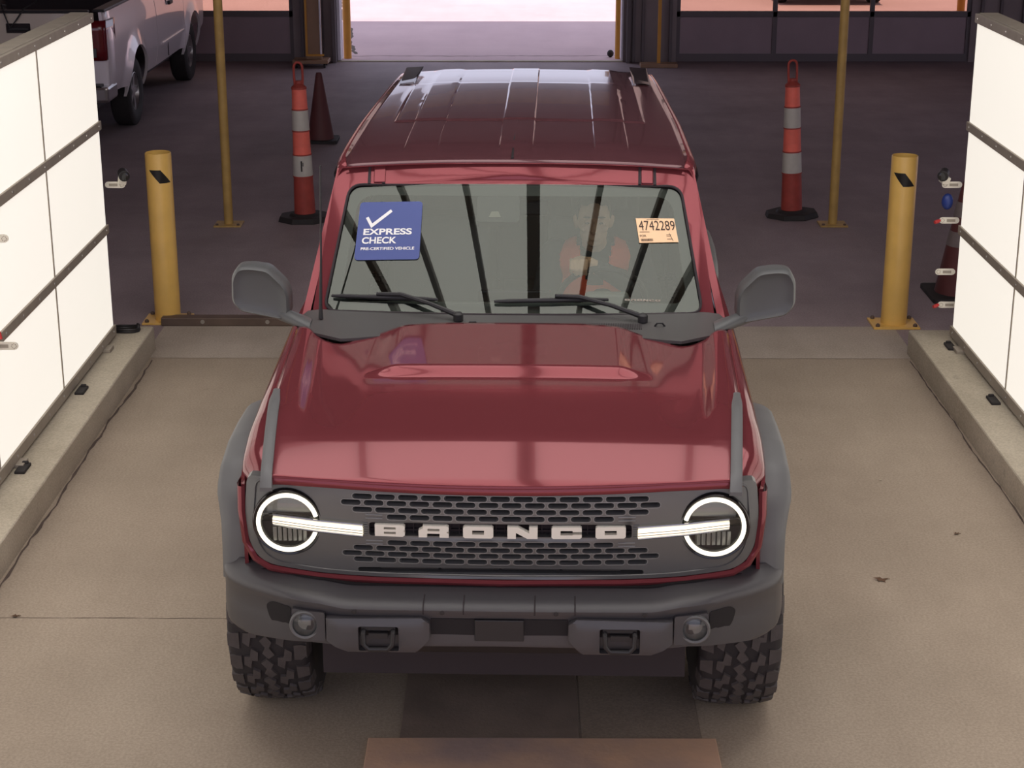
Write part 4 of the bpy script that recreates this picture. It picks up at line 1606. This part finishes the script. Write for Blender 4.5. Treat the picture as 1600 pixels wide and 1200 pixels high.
def roof_pt(u, y):
    r = rx(y)
    ax = abs(u) * r
    z = hermite([(1.16, 1.798), (1.25, 1.812), (1.5, 1.828), (2.0, 1.838), (2.6, 1.843), (3.2, 1.843), (3.62, 1.833)], y)
    z -= .022 * (abs(u)) ** 2.6
    k = sm(1.27, 1.40, y)
    g = 0
    if ax < .56:
        g = .005 * (1 - sm(.066, .073, ax)) + .005 * (sm(.331, .338, ax) - sm(.468, .475, ax))
    back = sm(1.93, 1.955, y) * (1 - sm(.555, .575, ax))
    z += g * k + .005 * back
    z -= .006 * sm(3.02, 3.06, y) * (1 - sm(.555, .575, ax)) * (1 - 0)
    x = u * r
    if abs(u) > .999:
        pass
    return (x, y, z)


def usamp():
    o = set()
    for k in range(-24, 25):
        o.add(k / 24)
    for c in (.0695, .3345, .4715, .565):
        for d in (-.012, -.006, -.0035, 0, .0035, .006, .012):
            o.add((c + d) / .71)
            o.add(-(c + d) / .71)
    return sorted(o)


ys = sorted(set(lin(1.16, 1.42, 8) + lin(1.42, 1.92, 8) + lin(1.93, 1.955, 4) + lin(1.97, 3.0, 12) + lin(3.01, 3.07, 4) + lin(3.1, 3.62, 8)))
rf = MB().grid(roof_pt, usamp(), ys)
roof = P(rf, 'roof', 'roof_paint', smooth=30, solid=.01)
# roof edge rails rolling down to the gutters
for s in (-1, 1):
    def rr_(y, v, s=s):
        p = roof_pt(s, y)
        a = v * PI / 2
        return (p[0] + s * .040 * math.sin(a), y, p[2] - .060 * (1 - math.cos(a)))
    P(MB().grid(rr_, lin(1.17, 3.62, 30), lin(0, 1, 7)), 'roof_side_rail', 'paint', roof, smooth=60, solid=.006)
    P(MB().tube([(s * (rx(y) + .044), y, roof_pt(s, y)[2] - .068) for y in lin(1.18, 3.6, 24)], .009, 8), 'rain_gutter', 'black_gloss', roof)
    # raised rear corner
    b = MB()
    q0 = [(.535, 3.40), (.66, 3.40), (.668, 3.60), (.545, 3.62)]
    vsx = [(s * .565, 3.08, 1.846), (s * .655, 3.08, 1.835), (s * .655, 3.60, 1.835), (s * .565, 3.60, 1.846),
           (s * .575, 3.16, 1.843), (s * .645, 3.16, 1.836), (s * .652, 3.585, 1.850), (s * .555, 3.585, 1.856)]
    b.add(vsx, [(0, 3, 2, 1), (4, 5, 6, 7), (0, 1, 5, 4), (1, 2, 6, 5), (2, 3, 7, 6), (3, 0, 4, 7)])
    P(b, 'rear_corner_rise', 'black_gloss', roof, smooth=0, bevel=.005)
# rear lip
P(MB().grid(lambda u, v: (u * .665, 3.62 + .03 * math.sin(v * PI / 2), roof_pt(u, 3.62)[2] - .05 * (1 - math.cos(v * PI / 2))), lin(-1, 1, 20), lin(0, 1, 6)), 'roof_rear_lip', 'roof_paint', roof, smooth=60)
# front lip of the roof, seam strip
P(MB().tube([(u * .712, 1.160 - .004, roof_pt(u, 1.16)[2] - .002) for u in lin(-1, 1, 24)], .003, 8), 'roof_front_lip', 'paint', roof)
P(MB().tube([(-.012, 1.19, 1.811), (-.012, 1.5, 1.834), (-.008, 1.93, 1.842)], .0055, 8), 'roof_seam_strip', 'black', roof)
P(MB().grid(lambda u, v: (u * .665, 1.2 + 2.4 * v, 1.78 + .01 * (1 - u * u)), lin(-1, 1, 8), lin(0, 1, 8)), 'headliner', 'interior_light', roof, smooth=60)

# ------------------------------------------------------------------ interior
d = MB()
o = [(.84, 1.20), (.92, 1.235), (1.05, 1.232), (1.12, 1.19), (1.13, 1.05), (1.05, .85), (.84, .85)]
d.prism(o, lambda y, z: (-.76, y, z), lambda y, z: (.76, y, z))
dash = P(d, 'dashboard', 'interior', smooth=30, bevel=.01)
P(MB().prism([(.27, 1.20), (.50, 1.20), (.47, 1.27), (.30, 1.27)], lambda x, z: (x, 1.04, z), lambda x, z: (x, 1.10, z)), 'instrument_hood', 'interior', dash, smooth=0, bevel=.01)
P(MB().b2(-.15, .15, 1.09, 1.11, 1.14, 1.27), 'centre_screen', 'black_gloss', dash, smooth=0, bevel=.006)
P(MB().b2(-.72, .72, .95, 3.55, .50, .56), 'cabin_floor', 'interior', smooth=0)
SWC = Vector((.37, 1.235, 1.19))
tilt = math.radians(62)
sy = Vector((0, -math.cos(tilt), math.sin(tilt)))
wheel_pts = [SWC + Vector((math.cos(a), 0, 0)) * .185 + sy * (.185 * math.sin(a)) for a in [2 * PI * k / 40 for k in range(40)]]
swh = P(MB().tube(wheel_pts, .0135, 10, closed=True), 'steering_wheel', 'black')
b = MB()
for a in (0, PI, -PI / 2):
    b.tube([SWC + Vector((math.cos(a), 0, 0)) * .05 + sy * (.05 * math.sin(a)), SWC + Vector((math.cos(a), 0, 0)) * .18 + sy * (.18 * math.sin(a))], .014, 8)
b.tube([SWC, SWC + Vector((0, -.16, -.10))], .03, 10)
b.ball(SWC, (.06, .035, .055), 14)
P(b, 'wheel_spokes', 'black', swh)


def seat(x, y, w_=.50):
    b = MB()
    b.add(*(lambda m: (m.v, m.f))(MB().box((x, y, .83), (w_, .50, .14))))
    s_ = P(b, 'seat', 'seat', smooth=30, bevel=.04, seg=3)
    P(MB().box((x, y + .30, 1.13), (w_ * .94, .13, .56), (-.22, 0, 0)), 'seat_back', 'seat', s_, smooth=30, bevel=.04, seg=3)
    P(MB().box((x, y + .40, 1.50), (.26, .09, .16), (-.15, 0, 0)), 'headrest', 'seat', s_, smooth=30, bevel=.03, seg=3)


P(MB().b2(-.11, .11, 1.14, 2.15, .56, .98), 'centre_console', 'interior', smooth=0, bevel=.03)
P(MB().b2(-.12, .12, 2.30, 2.74, .76, .90).box((0, 2.80, 1.16), (.26, .12, .58), (-.22, 0, 0)), 'rear_middle_seat', 'seat', smooth=30, bevel=.03)
P(MB().b2(-.75, .75, 2.95, 3.55, .80, .86), 'cargo_cover', 'interior', smooth=0, bevel=.01)
seat(.37, 1.56)
seat(-.37, 1.56)
seat(.36, 2.50)
seat(-.36, 2.50)

# ================================================================== the driver
PB = Vector((.345, 1.62, .90))                       # hips, in the car's own frame
_R = Matrix.Rotation(CARROT, 3, 'Z')
drv = thing('person', 'driver in a bright orange vest holding the top of the steering wheel', 'person', Vector(CARLOC) + _R @ PB, CARROT)


def pb(q):
    return Vector(q) - PB


def cap(mb, pts, rs, seg=12):
    """limb of balls and tapered tubes"""
    P_ = [pb(q) for q in pts]
    mb.tube(P_, rs, seg)
    for q, r in zip(P_, rs):
        mb.ball(q, r, seg)


HX, HY, HZ = .335, 1.47, 1.485


def torso(mb, g=0):
    mb.ball(pb((.345, 1.585, 1.16)), (.165 + g, .115 + g, .24 + g * .3), 20)
    mb.ball(pb((.345, 1.575, 1.28)), (.185 + g, .10 + g, .11 + g * .4), 20)
    mb.ball(pb((.345, 1.61, .97)), (.165 + g, .125 + g, .14), 20)


def arms(mb, g=0, hands=True):
    cap(mb, [(.17, 1.575, 1.315), (.11, 1.46, 1.10)], [.058 + g, .046 + g])
    cap(mb, [(.11, 1.46, 1.10), (.20, 1.32, 1.03)], [.045 + g, .032 + g])
    cap(mb, [(.52, 1.575, 1.315), (.585, 1.43, 1.16)], [.058 + g, .046 + g])
    e = (.355, 1.235, 1.335) if g else (.31, 1.215, 1.36)
    cap(mb, [(.585, 1.43, 1.16), e], [.045 + g, (.034 if g else .028)])


body = MB()
torso(body)
arms(body)
cap(body, [(.345, 1.555, 1.33), (HX, 1.50, 1.42)], [.058, .054])
# head
body.ball(pb((HX, HY + .012, HZ + .02)), (.076, .092, .092), 24)
body.ball(pb((HX, HY - .022, HZ - .045)), (.060, .066, .066), 20)
body.ball(pb((HX, HY - .050, HZ - .082)), (.034, .030, .022), 16)
body.ball(pb((HX, HY - .072, HZ + .030)), (.050, .016, .010), 14)       # brow
body.ball(pb((HX, HY - .090, HZ - .012)), (.011, .014, .026), 12)       # nose ridge
body.ball(pb((HX, HY - .100, HZ - .028)), (.016, .014, .011), 12)
body.ball(pb((HX, HY - .086, HZ - .054)), (.025, .010, .0065), 12)      # lips
body.ball(pb((HX, HY - .085, HZ - .064)), (.020, .010, .006), 12)
for s in (-1, 1):
    body.ball(pb((HX + s * .042, HY - .066, HZ - .020)), (.020, .018, .018), 12)   # cheeks
    body.ball(pb((HX + s * .078, HY + .010, HZ - .005)), (.010, .020, .032), 12, (0, s * .2, s * -.3))
# left hand over the wheel rim
fx = [.238, .259, .280, .301]
body.ball(pb((.278, 1.200, 1.372)), (.042, .038, .018), 16, (.2, 0, 0))
for i, x in enumerate(fx):
    r = (.0078, .0088, .0092, .0088)[i]
    l_ = (.85, .97, 1.0, .92)[i]
    cap(body, [(x, 1.195, 1.378), (x - .001, 1.160, 1.384), (x - .003, 1.135, 1.384 - .034 * l_), (x - .002, 1.145, 1.384 - .060 * l_)], [r * 1.15, r * 1.08, r, r * .88], 10)
cap(body, [(.305, 1.215, 1.365), (.322, 1.205, 1.345), (.310, 1.192, 1.322)], [.013, .011, .009], 10)
# right hand resting on the lap
body.ball(pb((.225, 1.285, 1.020)), (.040, .045, .018), 16, (.2, 0, -.4))
for i in range(4):
    x = .190 + .021 * i
    cap(body, [(x + .01, 1.258, 1.022), (x + .018, 1.222, 1.018), (x + .022, 1.200, 1.000)], [.0095, .009, .008], 10)
cap(body, [(.255, 1.30, 1.02), (.285, 1.275, 1.015), (.295, 1.25, 1.005)], [.013, .011, .009], 10)
for x in (.255, .435):
    cap(body, [(x, 1.60, .93), (x, 1.22, .97), (x, 1.16, .72)], [.085, .062, .045], 14)
me = remeshed(body, .0055, 3)
bo = link('body', me, M['skin'], drv)
for s in (-1, 1):
    e = MB().ball(pb((HX + s * .030, HY - .070, HZ + .008)), .0125, 14).build('eye', M['skin'], drv, 60)
    MB().ball(pb((HX + s * .030, HY - .0795, HZ + .007)), (.010, .005, .005), 10).build('pupil', M['hair'], e, 60)
    MB().ball(pb((HX + s * .031, HY - .088, HZ + .034)), (.018, .005, .004), 10).build('eyebrow', M['hair'], drv, 60)
hr = MB()
hr.ball(pb((HX, HY + .020, HZ + .030)), (.081, .092, .090), 24)
hme = remeshed(hr, .008, 2)
bm = bmesh.new()
bm.from_mesh(hme)
hc = pb((HX, HY, HZ))
dl = [f for f in bm.faces if (f.calc_center_median() - hc).y < -.028 and (f.calc_center_median() - hc).z < .075 or (f.calc_center_median() - hc).z < .0]
bmesh.ops.delete(bm, geom=dl, context='FACES')
bm.to_mesh(hme)
bm.free()
link('hair', hme, M['hair'], drv)
sh = MB()
torso(sh, .010)
arms(sh, .010)
cap(sh, [(.345, 1.565, 1.35), (.34, 1.555, 1.375)], [.070, .066])
sme = remeshed(sh, .008, 3)
link('shirt', sme, M['shirt'], drv)
tr_ = MB()
for x in (.255, .435):
    cap(tr_, [(x, 1.60, .93), (x, 1.22, .97), (x, 1.17, .76)], [.095, .072, .056], 14)
tr_.ball(pb((.345, 1.61, .94)), (.178, .138, .13), 20)
link('trousers', remeshed(tr_, .009, 3), M['hair'], drv)
vs2 = MB()
torso(vs2, .024)
vs2.ball(pb((.345, 1.575, 1.32)), (.165, .09, .085), 20)
vme = remeshed(vs2, .008, 3)
bm = bmesh.new()
bm.from_mesh(vme)
c0 = pb((.345, 1.575, 1.2))
kill = []
for f in bm.faces:
    q = f.calc_center_median() - c0
    # open V at the throat, arm holes, hem
    if q.z > .0 and q.y < .0 and abs(q.x) < .035 + .22 * max(0, q.z):
        kill.append(f)
    elif abs(q.x) > .158 + .05 * max(0, -q.z):
        kill.append(f)
    elif q.z < -.27 or (q.z > .165 and abs(q.x) < .085):
        kill.append(f)
bmesh.ops.delete(bm, geom=kill, context='FACES')
bm.to_mesh(vme)
bm.free()
vo = link('safety_vest', vme, M['vest'], drv)
q = vo.modifiers.new('s', 'SOLIDIFY')
q.thickness = .004

# ================================================================== silver pickup in the back
TX, TY, HWT = -4.93, 17.35, .92
tk = thing('pickup_truck', 'silver pickup truck parked with its tailgate towards us behind the left light wall', 'car', (TX, TY, 0))


def T(mb, name, m, parent=None, **k):
    return mb.build(name, M[m], parent or tk, **k)


def txs(y, z):
    b_ = 0
    for yc in (1.21, 4.45):
        r_ = math.hypot(y - yc, (z - .36) * 1.0)
        b_ = max(b_, .045 * (1 - sm(.44, .66, r_)))
    rear = .05 * max(0, (.18 - y) / .18) ** 2
    return HWT - .05 * max(0, (.75 - z) / .3) ** 2 - .03 * sm(1.0, 1.3, z) + b_ - rear


for s in (-1, 1):
    def tf2(y, z, d, s=s):
        return (s * (txs(y, z) - .03 * d), y, z)
    def archp(yc, r=.445, n=12):
        return [(yc - r * math.cos(a), .42 + (r - .02) * math.sin(a)) for a in lin(-.12, PI + .12, n)]
    bed = [(.03, .52)] + [(.72, .48)] + archp(1.21) + [(1.72, .47), (2.34, .46), (2.34, 1.30), (.03, 1.30)]
    T(plate(bed, [], tf2, True, .06, .05), 'bed_side', 'silver', smooth=50)
    doorp = [(2.365, .46), (3.96, .46)] + archp(4.45)[0:0] + [(3.96, 1.22), (2.365, 1.29)]
    dd_ = T(plate(doorp, [], tf2, True, .08, .06), 'cab_door', 'silver', smooth=50)
    T(MB().box((s * (HWT + .003), 2.95, .99), (.012, .008, 1.0), (0, 0, 0)), 'door_seam', 'dark_void', dd_, smooth=0) if False else None
    T(MB().b2(s * (HWT - .005), s * (HWT + .012), 2.60, 3.9, .66, .69), 'side_moulding', 'silver', dd_, smooth=0, bevel=.004)
    T(MB().b2(s * (HWT - .012), s * (HWT - .004), 2.952, 2.962, .50, 1.2), 'door_gap', 'dark_void', dd_, smooth=0)
    T(MB().b2(s * (HWT - .01), s * (HWT + .025), 3.05, 3.22, 1.06, 1.10), 'door_handle', 'black', dd_, smooth=0, bevel=.008)
    fend = [(3.975, .46)] + archp(4.45) + [(5.0, .50), (5.28, .60), (5.30, .98), (4.9, 1.10), (3.975, 1.18)]
    T(plate(fend, [], tf2, True, .06, .05), 'front_fender', 'silver', smooth=50)
    # tail light wrapping the corner
    l = MB()
    oo = rrect(.84, 1.22, 0, 1, .02, 2)
    l.grid(lambda u, v: ((s * interp([(0, .72), (.40, .84), (.5, .88), (1, .912)], u), interp([(0, -.022), (.40, -.018), (.5, .0), (1, .30)], u), .84 + .385 * v)), lin(0, 1, 12), lin(0, 1, 4))
    T(l, 'tail_light', 'redlens', smooth=60, solid=.015)
    T(MB().b2(s * .735, s * .90, .0, .06, .46, .845), 'corner_panel', 'silver', smooth=0, bevel=.02)
    T(MB().b2(s * .745, s * .80, -.042, -.03, .87, .96), 'reverse_lamp', 'lamp_dark', smooth=0, bevel=.006)
T(plate(rrect(-.725, .725, .60, 1.30, .02), [rrect(-.07, .17, 1.105, 1.20, .01)], lambda x, z, d: (x, -.012 - .010 * sm(.8, .9, z) * (1 - sm(1.2, 1.28, z)) + .05 * d, z), True, .05), 'tailgate', 'silver_dark', smooth=30)
T(MB().b2(-.07, .17, .0, .02, 1.10, 1.205), 'tailgate_recess', 'dark_void', smooth=0)
T(MB().b2(-.05, .15, -.015, .0, 1.125, 1.165), 'tailgate_handle', 'black', smooth=0, bevel=.008)
T(MB().b2(-.74, .74, -.03, .05, 1.295, 1.325), 'tailgate_cap', 'black', smooth=0, bevel=.01)
T(MB().b2(-.91, .91, -.14, .30, .44, .60), 'rear_bumper', 'chrome', smooth=0, bevel=.03)
T(MB().b2(-.84, .84, -.145, .0, .60, .615), 'bumper_step', 'black', smooth=0, bevel=.004)
T(MB().b2(-.70, .70, .04, 2.3, .66, .70).b2(-.70, .70, 2.25, 2.32, .66, 1.3), 'bed_floor', 'dark_void', smooth=0)
T(MB().b2(-.72, .72, .2, 5.1, .34, .60), 'chassis', 'dark_void', smooth=0)
for s in (-1, 1):
    T(MB().b2(s * .76, s * .88, .05, 2.32, 1.295, 1.325), 'bed_rail', 'black', smooth=0, bevel=.01)
c = MB()
c.prism([(2.36, 1.2), (3.98, 1.2), (3.45, 1.70), (2.48, 1.70)], lambda y, z: (-.86 + .16 * (z - 1.2) / .5, y, z), lambda y, z: (.86 - .16 * (z - 1.2) / .5, y, z))
T(c, 'cab_top', 'silver', smooth=0, bevel=.04)
T(MB().prism([(-.62, 1.30), (.62, 1.30), (.56, 1.62), (-.56, 1.62)], lambda x, z: (x, 2.352 + .12 * (z - 1.2) / .5 - .004, z), lambda x, z: (x, 2.37 + .12 * (z - 1.2) / .5, z)), 'rear_window', 'black_gloss', smooth=0)
T(MB().prism([(3.96, 1.10), (5.25, .96), (5.30, .60), (3.96, .60)], lambda y, z: (-.85, y, z), lambda y, z: (.85, y, z)), 'engine_hood', 'silver', smooth=0, bevel=.03)


def small_wheel():
    t = MB().lathe([(.20, -.09), (.25, -.105), (.33, -.105), (.355, -.085), (.36, 0), (.355, .085), (.33, .105), (.25, .105), (.20, .09)], (0, 0, 0), 'x', 40, True)
    h = MB().lathe([(.20, -.08), (.205, .085), (.19, .09), (.17, .03), (.06, .05), (.05, .075), (0, .08)], (0, 0, 0), 'x', 32)
    for k in range(5):
        a = 2 * PI * k / 5
        h.box((.055, .115 * math.cos(a), .115 * math.sin(a)), (.04, .15, .06), (a, 0, 0))
    o = h.build('wheel', M['alloy'], None, 30)
    t.build('tire', M['rubber'], o, 40)
    return o


sw = small_wheel()
for i, (x, y) in enumerate(((.79, 1.21), (-.79, 1.21), (.79, 4.45), (-.79, 4.45))):
    o = sw if i == 0 else copy_tree(sw)
    o.parent = tk
    o.location = (x, y, .36)
    o.rotation_euler = (0, 0, 0 if x > 0 else PI)
# loose cable over the tailgate
cb = MB()
cb.tube([(-.15, .3, 1.34), (-.10, .02, 1.37), (-.07, -.045, 1.30), (-.02, -.06, 1.16), (.05, -.05, 1.24), (.12, -.02, 1.34), (.22, .1, 1.40)], .008, 8)
ob = cb.build('hose', M['black'], None)
ob.location = (TX, TY, 0)
tag(ob, 'thin dark hose looped over the tailgate of the silver pickup', 'hose')

# ------------------------------------------------------------------ parked car outside, only its tyres in view
pk = thing('parked_car', 'dark grey car parked outside, seen through the right-hand door glass', 'car', (5.3, 30.2, 0))
def K(mb, name, m, **k):
    return mb.build(name, M[m], pk, **k)
prof = [(0, .35), (4.3, .35), (4.35, .75), (4.1, .95), (3.5, 1.0), (3.0, 1.42), (1.6, 1.45), (1.0, 1.0), (.12, .88), (-.03, .6)]
K(MB().prism(roundpoly(prof, .12), lambda y, z: (-.88 + .15 * max(0, z - .95), y, z), lambda y, z: (.88 - .15 * max(0, z - .95), y, z)), 'car_body', 'body_black', smooth=30, bevel=.03)
K(MB().prism([(-.66, 1.02), (.66, 1.02), (.58, 1.36), (-.58, 1.36)], lambda x, z: (x, 1.02 + (z - 1.02) * 1.3, z), lambda x, z: (x, 1.1 + (z - 1.02) * 1.3, z)), 'windshield', 'black_gloss', smooth=0)
for s in (-1, 1):
    K(MB().ball((s * .66, .06, .70), (.14, .06, .07), 14), 'headlight', 'reflector', smooth=60)
for i, (x, y) in enumerate(((.80, .8), (-.80, .8), (.80, 3.5), (-.80, 3.5))):
    o = copy_tree(sw)
    o.parent = pk
    o.location = (x, y, .355)
    o.rotation_euler = (0, 0, 0 if x > 0 else PI)


# ------------------------------------------------------------------ sensors clipped to the light walls
def clip(x, y, z, sgn, label, camera=False, cap_m=None, group=None):
    """flat perforated white arm; sgn +1: arm points to +X"""
    r = thing('sensor_arm', label, 'sensor arm', (x, y, z), 0, group)
    ol = stadium(sgn * .055, 0, .12, .038, 6)
    MB().prism(ol, lambda a, c: (a, -.004, c), lambda a, c: (a, .004, c)).build('arm', M['white_plastic'], r, 30)
    b = MB()
    for k in range(8):
        a = 2 * PI * k / 8
        b.ball((sgn * .096 + .011 * math.cos(a), -.005, .011 * math.sin(a)), (.0028, .002, .0028), 6)
    b.box((sgn * .045, -.005, 0), (.05, .003, .016))
    b.build('perforations', M['frame'], r, 0)
    if camera:
        bd = MB()
        bd.box((sgn * .10, 0, .03), (.05, .05, .045), (.2, .2, .3))
        bd.build('camera_bracket', M['white_plastic'], r, 0, .006)
        MB().tube([(sgn * .10, .02, .07), (sgn * .125, -.05, .06)], [.030, .033], 16).build('camera_body', M['black'], r, 40, .003)
        MB().lathe([(.024, 0), (0, -.006)], (sgn * .1255, -.052, .06), 'y', 16).build('lens', M['black_gloss'], r)
    if cap_m:
        MB().tube([(sgn * .11, 0, 0), (sgn * .125, -.01, -.004), (sgn * .145, -.02, -.008)], [.008, .012, .010], 10).build('signal_cap', M[cap_m], r)
    return r


clip(2.61, 10.26, 1.075, -1, 'white perforated arm with a small camera at the top of the right light wall edge', True)
clip(2.61, 10.26, .86, -1, 'white perforated arm with a red cap on the right light wall edge, below the camera', False, 'led_red')
clip(2.61, 10.26, .545, -1, 'white perforated arm without a cap on the lower half of the right light wall edge')
clip(-2.45, 10.26, 1.07, 1, 'white perforated arm with a small camera on the left light wall edge', True)
clip(-2.438, 7.80, .82, 1, 'white perforated arm at the left photo edge on the lower row of panels', False, None)
clip(-2.438, 7.80, 1.33, 1, 'white perforated arm at the left photo edge on the middle row of panels', False, None)
ob = MB().tube([(0, 0, 0), (.012, -.01, -.03)], [.014, .011], 10).build('signal_cap', M['led_red'])
ob.location = (-2.40, 7.76, .895)
tag(ob, 'small red cap above the lower arm on the left light wall', 'signal cap')
ob = MB().tube([(0, 0, 0), (.012, -.01, -.03)], [.014, .011], 10).build('signal_cap', M['led_red'])
ob.location = (-2.41, 7.76, 1.39)
tag(ob, 'small red cap at the very left photo edge on the middle panels', 'signal cap')
ob = MB().ball((0, 0, 0), (.035, .03, .05), 14).build('signal_cap', M['led_blue'])
ob.location = (2.545, 10.3, .965)
tag(ob, 'dark blue cap below the camera on the right light wall edge', 'signal cap')
clip(2.64, 10.26, .34, -1, 'lowest white arm with a red cap, just above the right kerb beside the light wall', False, 'led_red')

# cable coil at the end of the left light wall
b = MB()
pts = []
for k in range(60):
    a = 2 * PI * k / 28
    pts.append((-2.40 + (.075 + .002 * math.sin(k)) * math.cos(a), 10.36 - .04 + .055 * math.sin(a), .158 + .012 * (k // 28) + .003 * math.sin(3 * a)))
b.tube(pts, .008, 8)
ob = b.build('cable_coil', M['black'])
tag(ob, 'black cable coil lying on the left kerb at the end of the light wall', 'cable')

# wall fixing lugs on the kerbs
for i, (x, y, z) in enumerate(((-2.40, 9.15, .155), (-2.40, 7.95, .155), (2.555, 9.0, .155), (2.555, 10.0, .155))):
    lb = ('dark clip on the left kerb nearer the far end of the light wall', 'dark clip on the left kerb nearer the left photo edge',
          'dark clip on the right kerb nearer the right photo edge', 'dark clip on the right kerb at the far end of the light wall')[i]
    ob = MB().box((0, 0, .004), (.05, .13, .02)).box((0, .05, .01), (.03, .02, .03)).build('floor_clip', M['rubber'], None, 0, .005)
    ob.location = (x, y, z - .005)
    tag(ob, lb, 'clip')


# ------------------------------------------------------------------ dry leaves and scraps on the lane
def leaf(x, y, r, label, m='leaf', seed=1):
    random.seed(seed)
    b = MB()
    n = 11
    pts = []
    for k in range(n):
        a = 2 * PI * k / n
        rr = r * (1 if k % 2 else .45) * random.uniform(.7, 1.2)
        pts.append((rr * math.cos(a), rr * .8 * math.sin(a)))
    vsx = [(0, 0, .006)] + [(p[0], p[1], .002 + .008 * random.random()) for p in pts]
    b.add(vsx, [(0, 1 + k, 1 + (k + 1) % n) for k in range(n)])
    b.tube([(0, 0, .005), (r * 1.1, r * .3, .004)], .0012, 5)
    o = b.build('dry_leaf' if m == 'leaf' else 'paper_scrap', M[m], None, 0)
    o.location = (x, y, .0)
    tag(o, label, 'leaf' if m == 'leaf' else 'scrap')


leaf(1.575, 7.01, .035, 'largest dry leaf with curled points on the lane right of the car', seed=2)
leaf(2.02, 7.52, .02, 'small dry leaf on the lane between the car and the right kerb', seed=3)
leaf(1.37, 9.21, .022, 'dark little leaf on the lane behind the right mirror', seed=4)
leaf(-2.09, 6.63, .02, 'reddish dry leaf at the left edge of the lane, near the joint', seed=5)
leaf(-2.10, 10.9, .03, 'small dark leaf at the end of the left kerb', seed=6) if False else None
leaf(1.80, 8.2, .010, 'pale scrap on the right of the lane beside the front wheel', 'pale', seed=7)
leaf(1.45, 8.5, .007, 'tiny pale scrap on the right of the lane, farther back', 'pale', seed=8)
